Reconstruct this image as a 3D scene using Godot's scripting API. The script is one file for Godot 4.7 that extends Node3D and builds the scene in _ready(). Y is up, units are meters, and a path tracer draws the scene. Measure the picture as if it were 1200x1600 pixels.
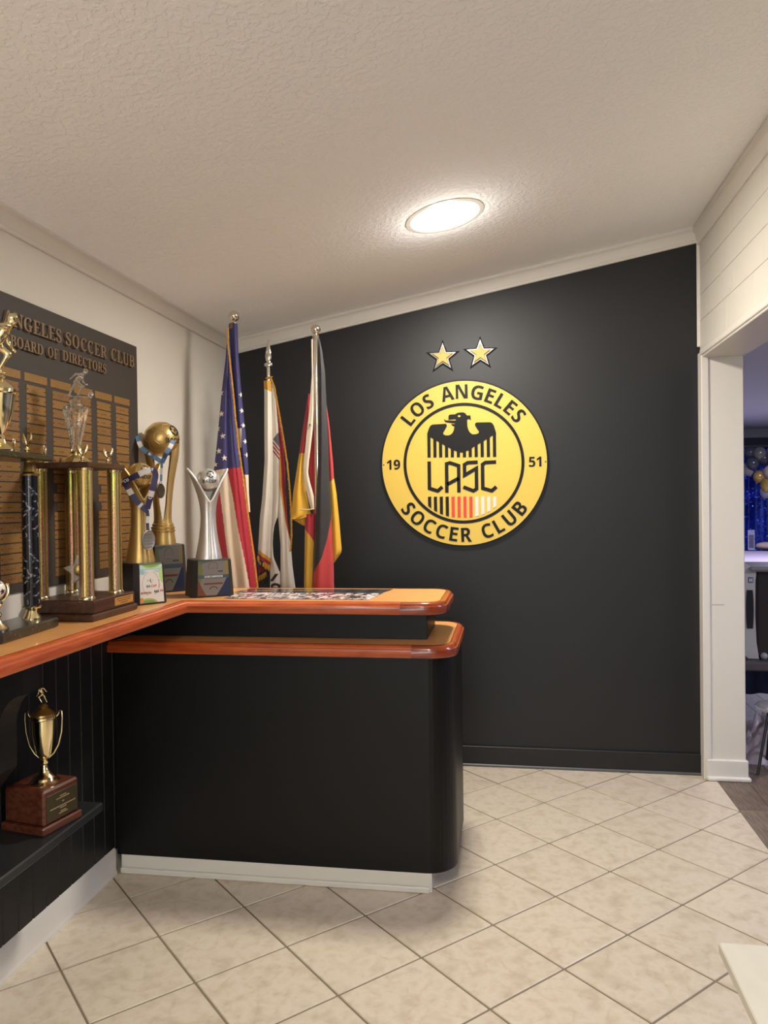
extends Node3D
# A club entrance: black back wall with a round badge, an L-shaped bar with trophies and flags, an opening to a hall on the right.

func _ready():
	# camera
	var cam := Camera3D.new()
	cam.name = "camera"
	add_child(cam)
	cam.fov = rad_to_deg(2 * atan(800.0 / FOCAL))
	cam.transform = Transform3D(look, EYE)
	cam.near = 0.05
	cam.far = 60
	cam.current = true
	# surroundings and exposure: indoors, at night
	var env := WorldEnvironment.new()
	env.name = "environment"
	add_child(env)
	var e := Environment.new()
	e.background_mode = Environment.BG_COLOR
	e.background_color = Color(0.01, 0.012, 0.02)
	e.tonemap_mode = Environment.TONE_MAPPER_LINEAR
	e.tonemap_exposure = 1.08
	e.sdfgi_enabled = true
	e.ssao_enabled = true
	e.ssil_enabled = true
	env.environment = e
	make_materials()
	# lamps: flush discs along the ceiling (the second is over the photographer), and those of the hall
	for k in LAMPS.size():
		ceiling_lamp(k)
	hall_lamps()
	front_window()
	lay_floor()
	build_shell()
	build_counter()
	build_badge()
	build_everything_else()

const LAMPS := [-3.16, -0.2, 2.6]
const LAMP_ENERGY := [4.4, 2.3, 3.6]
const LAMP_COLOR := Color(1.0, 0.974, 0.935)

func ceiling_lamp(k: int):
	var tilt := rad_to_deg(atan(PITCH_UP))
	var x := -0.24
	var at := Vector3(x, ceiling_at(x), LAMPS[k])
	var label: String = ["round flush ceiling light glowing over the bar", "round flush ceiling light over the photographer", "round flush ceiling light near the front wall"][k]
	var t := thing("ceiling_light", label, "ceiling light", at)
	t.rotation_degrees.z = tilt
	part("trim_ring", Shape.new().lathe([Vector2(0.141, -0.003), Vector2(0.143, -0.0045), Vector2(0.161, -0.0025), Vector2(0.1635, 0.001)], 64), M.white_trim, t)
	var glow := paint(Color.WHITE, 0.4)
	glow.emission_enabled = true
	glow.emission = Color(1.0, 0.97, 0.92)
	glow.emission_energy_multiplier = 4.0
	part("diffuser", Shape.new().lathe([Vector2(0.0, -0.006), Vector2(0.12, -0.005), Vector2(0.142, -0.0035), Vector2(0.142, 0.002)], 64), glow, t)
	var l := AreaLight3D.new()
	l.name = "lamp_glow"
	l.area_size = Vector2(0.24, 0.24)
	l.light_color = LAMP_COLOR
	l.light_energy = LAMP_ENERGY[k]
	l.area_range = 12.0
	l.area_attenuation = 2.0
	l.shadow_enabled = true
	t.add_child(l)
	l.position = Vector3(0, -0.014, 0)
	l.rotation_degrees.x = -90
	var s := OmniLight3D.new()      # what the rounded edge of the diffuser throws sideways
	s.name = "lamp_spill"
	s.light_color = LAMP_COLOR
	s.light_energy = 0.07
	s.light_size = 0.05
	s.omni_range = 8.0
	s.omni_attenuation = 2.0
	s.shadow_enabled = true
	t.add_child(s)
	s.position = Vector3(0, -0.085, 0)

# a wide window in the wall behind the photographer, the evening sky in its panes
func front_window():
	var t := struct("window_1", "wide white framed window with evening sky behind the photographer", "window", Vector3(-0.25, 1.45, FRONT))
	var glow := paint(Color.WHITE, 0.3)
	glow.emission_enabled = true
	glow.emission = Color(0.86, 0.93, 1.0)
	glow.emission_energy_multiplier = 1.6
	for k in 3:
		part("pane", slab(-1.06 + k * 0.72, -1.06 + k * 0.72 + 0.68, -0.62, 0.62, -0.03, -0.02), glow, t)
	for k in 4:
		part("mullion", slab(-1.1 + k * 0.72, -1.06 + k * 0.72, -0.66, 0.66, -0.05, -0.001, 0.006), M.white_trim, t)
	for y in [-0.66, 0.62]:
		part("frame", slab(-1.1, 1.1, y, y + 0.04, -0.052, -0.001, 0.006), M.white_trim, t)
	var l := AreaLight3D.new()
	l.name = "window_glow"
	l.area_size = Vector2(2.1, 1.24)
	l.light_color = Color(0.88, 0.94, 1.0)
	l.light_energy = 4.0
	l.area_range = 14.0
	l.area_attenuation = 2.0
	l.shadow_enabled = true
	t.add_child(l)
	l.position = Vector3(0, 0, -0.07)

func hall_lamps():
	for p in [Vector3(3.2, 2.40, -8.5), Vector3(3.4, 2.40, -3.0)]:
		var t := thing("ceiling_panel", "flat ceiling light panel in the hall " + ("at the far end" if p.z < -5 else "just past the opening"), "ceiling light", p)
		var glow := paint(Color.WHITE, 0.4)
		glow.emission_enabled = true
		glow.emission = Color(0.82, 0.86, 1.0)
		glow.emission_energy_multiplier = 2.5
		part("frame", slab(-0.32, 0.32, -0.012, 0.018, -0.32, 0.32, 0.004), M.white_trim, t)
		part("light_diffuser", slab(-0.29, 0.29, -0.016, -0.008, -0.29, 0.29, 0.002), glow, t)
		var l := AreaLight3D.new()
		l.name = "panel_glow"
		l.area_size = Vector2(0.56, 0.56)
		l.light_color = Color(0.84, 0.86, 1.0)
		l.light_energy = 7.5
		l.area_range = 14.0
		l.area_attenuation = 2.0
		l.shadow_enabled = true
		t.add_child(l)
		l.position = Vector3(0, -0.02, 0)
		l.rotation_degrees.x = -90
# ---------------------------------------------------------------- the camera's numbers, used to stand things where they are in the room
const FOCAL := 1208.0
const EYE := Vector3(0, 1.434, 0)
const YAW := 9.086
const PITCH := -0.773
const ROLL := -0.741
var look := Basis(Vector3.UP, deg_to_rad(YAW)) * Basis(Vector3.RIGHT, deg_to_rad(PITCH)) * Basis(Vector3.BACK, deg_to_rad(ROLL))

func ray(px: float, py: float) -> Vector3:
	return look * Vector3((px - 600.0) / FOCAL, (800.0 - py) / FOCAL, -1.0)

func at_z(px: float, py: float, z: float) -> Vector3:
	var d := ray(px, py)
	return EYE + d * (z / d.z)

func at_x(px: float, py: float, x: float) -> Vector3:
	var d := ray(px, py)
	return EYE + d * (x / d.x)

func at_y(px: float, py: float, y: float) -> Vector3:
	var d := ray(px, py)
	return EYE + d * ((y - EYE.y) / d.y)

# ---------------------------------------------------------------- naming and tagging
var taken := {}

func numbered(called: String) -> String:
	var n: int = taken.get(called, -1) + 1
	taken[called] = n
	return called if n == 0 else "%s_%03d" % [called, n]

func tag(o: Node3D, label := "", category := "", group := "", kind := "") -> Node3D:
	if label: o.set_meta("label", label)
	if category: o.set_meta("category", category)
	if group: o.set_meta("group", group)
	if kind: o.set_meta("kind", kind)
	return o

func thing(called: String, label: String, category: String, at := Vector3.ZERO, turn := 0.0, group := "") -> Node3D:
	var o := Node3D.new()
	o.name = numbered(called)
	add_child(o)
	o.position = at
	o.rotation_degrees.y = turn
	tag(o, label, category, group)
	return o

func struct(called: String, label: String, category: String, at := Vector3.ZERO) -> Node3D:
	var o := thing(called, label, category, at)
	o.set_meta("kind", "structure")
	return o

func part(called: String, mesh, mat: Material, parent: Node3D, at := Vector3.ZERO, turn := Vector3.ZERO, label := "") -> MeshInstance3D:
	var o := MeshInstance3D.new()
	o.name = numbered(called) if parent == self else called
	o.mesh = mesh.done() if mesh is Shape else mesh
	o.material_override = null
	for k in o.mesh.get_surface_count():
		o.set_surface_override_material(k, mat)
	parent.add_child(o, true)
	o.position = at
	o.rotation_degrees = turn
	if label: o.set_meta("label", label)
	return o

# ---------------------------------------------------------------- a mesh under construction
class Shape:
	var s := SurfaceTool.new()
	var xf := Transform3D()
	var color := Color.WHITE

	func _init():
		s.begin(Mesh.PRIMITIVE_TRIANGLES)
		s.set_smooth_group(-1)

	func done() -> ArrayMesh:
		s.generate_normals()
		s.index()
		return s.commit()

	func group(g: int) -> Shape:
		s.set_smooth_group(g)
		return self

	func vert(p: Vector3, uv := Vector2.ZERO):
		s.set_color(color)
		s.set_uv(uv)
		s.add_vertex(xf * p)

	# points run counter-clockwise seen from outside
	func tri(a: Vector3, b: Vector3, c: Vector3, ua := Vector2.ZERO, ub := Vector2.ZERO, uc := Vector2.ZERO):
		vert(a, ua)
		vert(c, uc)
		vert(b, ub)

	func quad(a: Vector3, b: Vector3, c: Vector3, d: Vector3, ua := Vector2.ZERO, ub := Vector2.ZERO, uc := Vector2.ZERO, ud := Vector2.ZERO):
		tri(a, b, c, ua, ub, uc)
		tri(a, c, d, ua, uc, ud)

	# a flat face turned away from a point inside
	func face(pts: Array, inside: Vector3):
		var mid := Vector3.ZERO
		for p in pts: mid += p
		mid /= pts.size()
		var n: Vector3 = (pts[1] - pts[0]).cross(pts[2] - pts[0])
		var list := pts if n.dot(mid - inside) > 0 else Array(pts.duplicate())
		if n.dot(mid - inside) <= 0: list.reverse()
		for i in range(1, list.size() - 1):
			tri(list[0], list[i], list[i + 1])

	func box(c: Vector3, size: Vector3, bevel := 0.0) -> Shape:
		s.set_smooth_group(-1)
		var h := size / 2
		var b := minf(bevel, minf(h.x, minf(h.y, h.z)) * 0.9)
		var pt := func(axis: int, sg: Vector3) -> Vector3:
			var v := Vector3(h.x - b, h.y - b, h.z - b)
			v[axis] = h[axis]
			return c + v * sg
		var signs := [Vector2(-1, -1), Vector2(1, -1), Vector2(1, 1), Vector2(-1, 1)]
		for axis in 3:
			for sg in [-1.0, 1.0]:
				var f := []
				for q in signs:
					var v := Vector3()
					v[axis] = sg
					v[(axis + 1) % 3] = q.x
					v[(axis + 2) % 3] = q.y
					f.append(pt.call(axis, v))
				face(f, c)
		if b > 0.0:
			for axis in 3:
				for q in signs:
					var lo := Vector3()
					lo[axis] = -1
					lo[(axis + 1) % 3] = q.x
					lo[(axis + 2) % 3] = q.y
					var hi := lo
					hi[axis] = 1
					face([pt.call((axis + 1) % 3, lo), pt.call((axis + 1) % 3, hi), pt.call((axis + 2) % 3, hi), pt.call((axis + 2) % 3, lo)], c)
			for x in [-1, 1]:
				for y in [-1, 1]:
					for z in [-1, 1]:
						var v := Vector3(x, y, z)
						face([pt.call(0, v), pt.call(1, v), pt.call(2, v)], c)
		return self

	# profile of (radius, height) turned round the y axis
	func lathe(profile: Array, n := 32, sx := 1.0, sz := 1.0, crease := 0.6) -> Shape:
		var g := 1
		for i in profile.size() - 1:
			var p: Vector2 = profile[i]
			var q: Vector2 = profile[i + 1]
			if i > 0:
				var before: Vector2 = p - profile[i - 1]
				if absf(before.angle_to(q - p)) > crease: g += 1
			s.set_smooth_group(g)
			for k in n:
				var a := TAU * k / n
				var b := TAU * (k + 1) / n
				var pa := Vector3(p.x * cos(a) * sx, p.y, -p.x * sin(a) * sz)
				var pb := Vector3(p.x * cos(b) * sx, p.y, -p.x * sin(b) * sz)
				var qa := Vector3(q.x * cos(a) * sx, q.y, -q.x * sin(a) * sz)
				var qb := Vector3(q.x * cos(b) * sx, q.y, -q.x * sin(b) * sz)
				var u0 := float(k) / n
				var u1 := float(k + 1) / n
				var v0 := 1.0 - float(i) / (profile.size() - 1)
				var v1 := 1.0 - float(i + 1) / (profile.size() - 1)
				if p.x > 1e-6: tri(pa, pb, qb, Vector2(u0, v0), Vector2(u1, v0), Vector2(u1, v1))
				if q.x > 1e-6: tri(pa, qb, qa, Vector2(u0, v0), Vector2(u1, v1), Vector2(u0, v1))
		return self

	func ball(c: Vector3, r: Vector3, n := 24) -> Shape:
		s.set_smooth_group(1)
		var m := n / 2
		for i in m:
			for k in n:
				var f := func(a: int, b: int) -> Vector3:
					var th := PI * a / m
					var ph := TAU * b / n
					return c + Vector3(sin(th) * cos(ph), cos(th), -sin(th) * sin(ph)) * r
				var uv := func(a: int, b: int) -> Vector2: return Vector2(float(b) / n, float(a) / m)
				if i < m - 1: tri(f.call(i, k), f.call(i + 1, k), f.call(i + 1, k + 1), uv.call(i, k), uv.call(i + 1, k), uv.call(i + 1, k + 1))
				if i > 0: tri(f.call(i, k), f.call(i + 1, k + 1), f.call(i, k + 1), uv.call(i, k), uv.call(i + 1, k + 1), uv.call(i, k + 1))
		return self

	# rings of points (each ring counter-clockwise seen from the far end), joined; g < 0 leaves flat facets
	func loft(rings: Array, caps := true, g := 1, closed := true) -> Shape:
		var n: int = rings[0].size()
		s.set_smooth_group(g)
		for i in rings.size() - 1:
			for k in (n if closed else n - 1):
				var k2 := (k + 1) % n
				var u0 := float(k) / (n if closed else n - 1)
				var u1 := float(k + 1) / (n if closed else n - 1)
				var v0 := float(i) / (rings.size() - 1)
				var v1 := float(i + 1) / (rings.size() - 1)
				quad(rings[i][k], rings[i][k2], rings[i + 1][k2], rings[i + 1][k], Vector2(u0, v0), Vector2(u1, v0), Vector2(u1, v1), Vector2(u0, v1))
		if caps and closed:
			s.set_smooth_group(-1)
			for e in [0, rings.size() - 1]:
				var mid := Vector3.ZERO
				for p in rings[e]: mid += p
				mid /= n
				for k in n:
					if e == 0: tri(mid, rings[e][(k + 1) % n], rings[e][k])
					else: tri(mid, rings[e][k], rings[e][(k + 1) % n])
		return self

	func tube(path: Array, radii, n := 8) -> Shape:
		var rings := []
		var side := Vector3.ZERO
		for i in path.size():
			var t: Vector3 = (path[mini(i + 1, path.size() - 1)] - path[maxi(i - 1, 0)]).normalized()
			if side == Vector3.ZERO:
				side = t.cross(Vector3.UP if absf(t.y) < 0.9 else Vector3.RIGHT).normalized()
			side = (side - t * side.dot(t)).normalized()
			var up := side.cross(t)
			var r: float = radii[i] if radii is Array else radii
			var ring := []
			for k in n:
				var a := TAU * k / n
				ring.append(path[i] + (side * cos(a) - up * sin(a)) * r)
			rings.append(ring)
		return loft(rings)

	# a flat outline (x, y) pushed out along z, from z0 to z1, with an optional chamfer on the front
	func extrude(outline: PackedVector2Array, z0: float, z1: float, bevel := 0.0) -> Shape:
		var pts := outline
		if Geometry2D.is_polygon_clockwise(pts):
			pts = pts.duplicate()
			pts.reverse()
		# is_polygon_clockwise answers for y down; make sure of it
		var area := 0.0
		for i in pts.size():
			area += pts[i].cross(pts[(i + 1) % pts.size()])
		if area < 0: pts.reverse()
		var top := pts
		if bevel > 0.0:
			var inner := Geometry2D.offset_polygon(pts, -bevel, Geometry2D.JOIN_MITER)
			if inner.size() == 1 and inner[0].size() == pts.size():
				top = PackedVector2Array()
				for p in pts:
					var best: Vector2 = inner[0][0]
					for q in inner[0]:
						if q.distance_squared_to(p) < best.distance_squared_to(p): best = q
					top.append(best)
			else: bevel = 0.0
		s.set_smooth_group(-1)
		for set_ in [[top, z1, true], [pts, z0, false]]:
			var list: PackedVector2Array = set_[0]
			var idx := Geometry2D.triangulate_polygon(list)
			for i in range(0, idx.size(), 3):
				var a := list[idx[i]]
				var b := list[idx[i + 1]]
				var c := list[idx[i + 2]]
				if ((b - a).cross(c - a) > 0) != set_[2]:
					var t := b
					b = c
					c = t
				tri(Vector3(a.x, a.y, set_[1]), Vector3(b.x, b.y, set_[1]), Vector3(c.x, c.y, set_[1]), a, b, c)
		for i in pts.size():
			var j := (i + 1) % pts.size()
			quad(Vector3(pts[i].x, pts[i].y, z0), Vector3(pts[j].x, pts[j].y, z0), Vector3(pts[j].x, pts[j].y, z1 - bevel), Vector3(pts[i].x, pts[i].y, z1 - bevel))
			if bevel > 0.0:
				quad(Vector3(pts[i].x, pts[i].y, z1 - bevel), Vector3(pts[j].x, pts[j].y, z1 - bevel), Vector3(top[j].x, top[j].y, z1), Vector3(top[i].x, top[i].y, z1))
		return self

	# a flat ring in x, y
	func ring(r0: float, r1: float, z0: float, z1: float, n := 96) -> Shape:
		s.set_smooth_group(-1)
		for k in n:
			var a := Vector3(cos(TAU * k / n), sin(TAU * k / n), 0)
			var b := Vector3(cos(TAU * (k + 1) / n), sin(TAU * (k + 1) / n), 0)
			var lo := Vector3(0, 0, z0)
			var hi := Vector3(0, 0, z1)
			quad(a * r0 + hi, a * r1 + hi, b * r1 + hi, b * r0 + hi)
			quad(a * r1 + lo, b * r1 + lo, b * r1 + hi, a * r1 + hi)
			if r0 > 0: quad(b * r0 + lo, a * r0 + lo, a * r0 + hi, b * r0 + hi)
			quad(a * r1 + lo, a * r0 + lo, b * r0 + lo, b * r1 + lo)
		return self

	# a profile of (out, up) carried along a path in plan; out is to the right of the way the path runs
	func moulding(path: Array, profile: Array, closed := false, slope := 0.0) -> Shape:
		var rows := []
		var n := path.size()
		for i in n:
			var p: Vector3 = path[i]
			var prev: Vector3 = path[(i - 1 + n) % n] if closed or i > 0 else p - (path[1] - p)
			var next: Vector3 = path[(i + 1) % n] if closed or i < n - 1 else p + (p - path[i - 1])
			var d0 := Vector3(p.x - prev.x, 0, p.z - prev.z).normalized()
			var d1 := Vector3(next.x - p.x, 0, next.z - p.z).normalized()
			var n0 := Vector3(-d0.z, 0, d0.x)
			var n1 := Vector3(-d1.z, 0, d1.x)
			var m := (n0 + n1).normalized()
			m /= maxf(m.dot(n0), 0.3)
			var row := []
			for q in profile:
				row.append(p + m * q.x + Vector3.UP * (q.y + slope * m.x * q.x))
			rows.append(row)
		for i in (n if closed else n - 1):
			var a: Array = rows[i]
			var b: Array = rows[(i + 1) % n]
			var g := 1
			for k in profile.size() - 1:
				if k > 0 and absf((profile[k] - profile[k - 1]).angle_to(profile[k + 1] - profile[k])) > 0.6: g += 1
				s.set_smooth_group(g)
				quad(b[k], a[k], a[k + 1], b[k + 1])
		if not closed:
			s.set_smooth_group(-1)
			for e in [0, n - 1]:
				var flat := PackedVector2Array()
				for q in profile: flat.append(q)
				var idx := Geometry2D.triangulate_polygon(flat)
				for i in range(0, idx.size(), 3):
					face([rows[e][idx[i]], rows[e][idx[i + 1]], rows[e][idx[i + 2]]], rows[1 if e == 0 else n - 2][idx[i]])
		return self

# a body grown round bones [from, to, radius, radius] as surface nets
func grown(bones: Array, cell: float, blend: float) -> Shape:
	var lo := Vector3.INF
	var hi := -Vector3.INF
	for b in bones:
		var r: float = maxf(b[2], b[3]) + blend + cell * 2
		for p in [b[0], b[1]]:
			lo = lo.min(p - Vector3.ONE * r)
			hi = hi.max(p + Vector3.ONE * r)
	var nx := int((hi.x - lo.x) / cell) + 2
	var ny := int((hi.y - lo.y) / cell) + 2
	var nz := int((hi.z - lo.z) / cell) + 2
	var f := PackedFloat32Array()
	f.resize(nx * ny * nz)
	f.fill(1.0)
	for b in bones:
		var a: Vector3 = b[0]
		var ab: Vector3 = b[1] - a
		var r0: float = b[2]
		var r1: float = b[3]
		var reach := maxf(r0, r1) + blend * 1.5 + cell * 2
		var l0: Vector3 = ((a.min(b[1]) - Vector3.ONE * reach - lo) / cell).floor()
		var l1: Vector3 = ((a.max(b[1]) + Vector3.ONE * reach - lo) / cell).ceil()
		var len2 := maxf(ab.length_squared(), 1e-12)
		for z in range(maxi(0, int(l0.z)), mini(nz, int(l1.z) + 1)):
			for y in range(maxi(0, int(l0.y)), mini(ny, int(l1.y) + 1)):
				var at := (z * ny + y) * nx
				for x in range(maxi(0, int(l0.x)), mini(nx, int(l1.x) + 1)):
					var p := lo + Vector3(x, y, z) * cell
					var t := clampf((p - a).dot(ab) / len2, 0, 1)
					var d := p.distance_to(a + ab * t) - lerpf(r0, r1, t)
					var e := f[at + x]
					var h := maxf(blend - absf(d - e), 0.0) / blend
					f[at + x] = minf(d, e) - h * h * blend * 0.25
	var sh := Shape.new()
	sh.group(1)
	var ids := {}
	for z in nz - 1:
		for y in ny - 1:
			for x in nx - 1:
				var i0 := (z * ny + y) * nx + x
				var c := [f[i0], f[i0 + 1], f[i0 + nx], f[i0 + nx + 1], f[i0 + ny * nx], f[i0 + ny * nx + 1], f[i0 + ny * nx + nx], f[i0 + ny * nx + nx + 1]]
				var neg := 0
				for v in c:
					if v < 0: neg += 1
				if neg == 0 or neg == 8: continue
				var sum := Vector3.ZERO
				var cnt := 0
				for e in [[0, 1], [2, 3], [4, 5], [6, 7], [0, 2], [1, 3], [4, 6], [5, 7], [0, 4], [1, 5], [2, 6], [3, 7]]:
					var va: float = c[e[0]]
					var vb: float = c[e[1]]
					if (va < 0) == (vb < 0): continue
					var t := va / (va - vb)
					var pa := Vector3(e[0] & 1, (e[0] >> 1) & 1, e[0] >> 2)
					var pb := Vector3(e[1] & 1, (e[1] >> 1) & 1, e[1] >> 2)
					sum += pa.lerp(pb, t)
					cnt += 1
				ids[i0] = lo + (Vector3(x, y, z) + sum / cnt) * cell
	var steps := [1, nx, ny * nx]
	for i0 in ids:
		for axis in 3:
			var s1: int = steps[(axis + 1) % 3]
			var s2: int = steps[(axis + 2) % 3]
			if not (ids.has(i0 - s1) and ids.has(i0 - s2) and ids.has(i0 - s1 - s2)): continue
			var va := f[i0]
			var vb := f[i0 + steps[axis]]
			if (va < 0) == (vb < 0): continue
			if va < 0: sh.quad(ids[i0 - s1 - s2], ids[i0 - s2], ids[i0], ids[i0 - s1])
			else: sh.quad(ids[i0 - s1 - s2], ids[i0 - s1], ids[i0], ids[i0 - s2])
	return sh

# ---------------------------------------------------------------- materials
func noise_tex(freq: float, ramp: Array, seed_ := 1, kind := FastNoiseLite.TYPE_SIMPLEX_SMOOTH, octaves := 5, size := 512) -> NoiseTexture2D:
	var n := FastNoiseLite.new()
	n.noise_type = kind
	n.frequency = freq
	n.seed = seed_
	n.fractal_octaves = octaves
	var t := NoiseTexture2D.new()
	t.width = size
	t.height = size
	t.seamless = true
	t.noise = n
	if ramp:
		var g := Gradient.new()
		g.offsets = PackedFloat32Array(ramp.map(func(r): return r[0]))
		g.colors = PackedColorArray(ramp.map(func(r): return r[1]))
		t.color_ramp = g
	return t

func paint(c: Color, rough := 0.5, metal := 0.0) -> StandardMaterial3D:
	var m := StandardMaterial3D.new()
	m.albedo_color = c
	m.roughness = rough
	m.metallic = metal
	return m

func tri_map(m: StandardMaterial3D, scale: Vector3, world := true) -> StandardMaterial3D:
	m.uv1_triplanar = true
	m.uv1_world_triplanar = world
	m.uv1_scale = scale
	m.uv1_triplanar_sharpness = 8.0
	return m

func textured(t: Texture2D, scale: Vector3, rough := 0.5, metal := 0.0, world := true) -> StandardMaterial3D:
	var m := paint(Color.WHITE, rough, metal)
	m.albedo_texture = t
	return tri_map(m, scale, world)

func bumpy(m: StandardMaterial3D, t: Texture2D, cm: float) -> StandardMaterial3D:
	m.heightmap_enabled = true
	m.heightmap_texture = t
	m.heightmap_scale = cm
	return m

func rgb(r: int, g: int, b: int) -> Color:
	return Color(r / 255.0, g / 255.0, b / 255.0)

# ---------------------------------------------------------------- lettering
var fonts := {}

func font(called: String, bold := false) -> SystemFont:
	var key := called + str(bold)
	if not fonts.has(key):
		var f := SystemFont.new()
		f.font_names = PackedStringArray([called])
		f.font_weight = 700 if bold else 400
		fonts[key] = f
	return fonts[key]

func text_mesh(words: String, f: Font, height: float, depth: float, step := 1.0) -> TextMesh:
	var t := TextMesh.new()
	t.text = words
	t.font = f
	t.font_size = 64
	t.pixel_size = height / (64.0 * 0.72)   # height of a capital
	t.depth = depth
	t.curve_step = step
	return t

func char_width(ch: String, f: Font, height: float) -> float:
	return f.get_string_size(ch, HORIZONTAL_ALIGNMENT_LEFT, -1, 64).x * height / (64.0 * 0.72)
# ---------------------------------------------------------------- the room
const BACK := -4.185
const LEFT := -1.534
const RIGHT := 0.981
const FRONT := 4.3
const PITCH_UP := 0.1885          # the ceiling climbs towards the right
const TILE := 0.31

func ceiling_at(x: float) -> float:
	return 2.346 + PITCH_UP * (x - LEFT)

var M := {}

func make_materials():
	M.white_wall = bumpy(paint(rgb(214, 208, 196), 0.6), noise_tex(0.03, []), 0.02)
	tri_map(M.white_wall, Vector3.ONE * 2.0)
	M.white_trim = paint(rgb(216, 211, 201), 0.38)
	M.block_paint = bumpy(paint(rgb(208, 203, 191), 0.55), noise_tex(0.05, [], 9), 0.05)
	tri_map(M.block_paint, Vector3.ONE * 3.0)
	# orange-peel plaster knocked flat: blots that stand proud of a plain ground
	var blots := noise_tex(0.022, [[0.0, Color.BLACK], [0.46, Color.BLACK], [0.6, Color(0.75, 0.75, 0.75)], [1.0, Color.WHITE]], 4, FastNoiseLite.TYPE_SIMPLEX_SMOOTH, 4, 1024)
	M.ceiling = bumpy(paint(rgb(246, 246, 246), 0.85), blots, 0.13)
	tri_map(M.ceiling, Vector3.ONE * 1.5)
	M.black_wall = bumpy(paint(rgb(12, 13, 15), 0.52), noise_tex(0.08, [], 12), 0.012)
	tri_map(M.black_wall, Vector3.ONE * 5.0)
	M.black_panel = paint(rgb(14, 14, 14), 0.42)
	M.black_wall.metallic_specular = 0.5
	M.black_panel.metallic_specular = 0.35
	M.black_wood = paint(rgb(16, 16, 16), 0.5)
	M.black_shelf = paint(rgb(34, 37, 38), 0.35)
	var clay := noise_tex(0.010, [[0.0, rgb(188, 173, 151)], [0.3, rgb(203, 189, 167)], [0.5, rgb(210, 197, 176)], [0.7, rgb(206, 192, 170)], [1.0, rgb(194, 178, 155)]], 3, FastNoiseLite.TYPE_SIMPLEX_SMOOTH, 6, 1024)
	M.tile = textured(clay, Vector3.ONE * 0.9, 0.34)
	M.tile_other = textured(noise_tex(0.012, [[0.0, rgb(186, 171, 149)], [0.4, rgb(202, 188, 166)], [0.6, rgb(208, 195, 174)], [1.0, rgb(196, 181, 158)]], 31, FastNoiseLite.TYPE_SIMPLEX_SMOOTH, 6, 1024), Vector3.ONE * 0.8, 0.36)
	var veins := FastNoiseLite.new()
	veins.fractal_type = FastNoiseLite.FRACTAL_RIDGED
	veins.frequency = 0.009
	veins.fractal_octaves = 5
	veins.seed = 14
	var vt := noise_tex(0.01, [[0.0, Color.WHITE], [0.66, Color.WHITE], [0.84, rgb(250, 248, 245)], [0.93, rgb(244, 239, 232)], [1.0, rgb(234, 226, 215)]], 14, FastNoiseLite.TYPE_SIMPLEX_SMOOTH, 5, 1024)
	vt.noise = veins
	for m in [M.tile, M.tile_other]:
		m.detail_enabled = true
		m.detail_albedo = vt
		m.detail_blend_mode = BaseMaterial3D.BLEND_MODE_MUL
	M.grout = paint(rgb(128, 113, 92), 0.9)
	M.plank = textured(noise_tex(0.02, [[0.0, rgb(92, 79, 68)], [0.5, rgb(122, 107, 93)], [1.0, rgb(146, 131, 115)]], 8), Vector3(9, 3, 0.8), 0.5)
	M.plank_other = textured(noise_tex(0.02, [[0.0, rgb(84, 71, 61)], [0.5, rgb(110, 95, 82)], [1.0, rgb(132, 117, 103)]], 18), Vector3(9, 3, 0.8), 0.5)
	M.far_white = paint(rgb(222, 222, 228), 0.8)
	M.scuff = paint(rgb(176, 172, 168), 0.7)
	# maple with a red-brown stained edge
	M.maple = textured(noise_tex(0.008, [[0.0, rgb(202, 140, 82)], [0.45, rgb(219, 159, 97)], [0.6, rgb(212, 151, 89)], [1.0, rgb(227, 170, 109)]], 6), Vector3(0.7, 6, 7), 0.3)
	M.stain = textured(noise_tex(0.01, [[0.0, rgb(148, 60, 22)], [0.5, rgb(170, 75, 30)], [1.0, rgb(184, 88, 38)]], 7), Vector3(0.9, 9, 0.9), 0.22)
	M.stain_dark = textured(noise_tex(0.01, [[0.0, rgb(112, 44, 20)], [0.5, rgb(136, 57, 27)], [1.0, rgb(150, 68, 35)]], 27), Vector3(2, 6, 2), 0.2)
	for m in [M.maple, M.stain, M.stain_dark]:
		m.clearcoat_enabled = true
		m.clearcoat = 0.25
		m.clearcoat_roughness = 0.12
	M.yellow = paint(rgb(208, 175, 68), 0.42)
	M.badge_black = paint(rgb(22, 21, 20), 0.45)
	M.badge_black.metallic_specular = 0.3
	M.badge_red = paint(rgb(205, 52, 40), 0.42)
	M.badge_white = paint(rgb(206, 201, 190), 0.42)
	M.steel = paint(rgb(160, 155, 148), 0.28, 1.0)
	M.steel_dark = paint(rgb(96, 94, 92), 0.3, 0.9)
	M.star_gold = paint(rgb(208, 168, 82), 0.55)
	M.screw = paint(rgb(150, 140, 120), 0.35, 1.0)
	M.gold = paint(rgb(236, 220, 172), 0.12, 1.0)
	M.gold_old = paint(rgb(160, 132, 76), 0.3, 0.85)
	M.gold_satin = paint(rgb(198, 167, 104), 0.33, 0.8)
	M.silver_satin = paint(rgb(206, 202, 194), 0.34, 0.75)
	M.silver_rim = paint(rgb(226, 222, 214), 0.4, 0.3)
	M.chrome = paint(rgb(225, 220, 208), 0.08, 1.0)
	M.print_black = paint(rgb(24, 23, 22), 0.6)
	M.base_black = paint(rgb(36, 34, 32), 0.5)
	M.base_wood = textured(noise_tex(0.012, [[0.0, rgb(48, 29, 21)], [0.5, rgb(66, 42, 31)], [1.0, rgb(82, 56, 42)]], 16), Vector3(6, 10, 1.2), 0.32)
	M.base_walnut = textured(noise_tex(0.012, [[0.0, rgb(64, 31, 20)], [0.5, rgb(84, 44, 29)], [1.0, rgb(98, 55, 37)]], 26), Vector3(5, 8, 1.2), 0.25)
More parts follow.
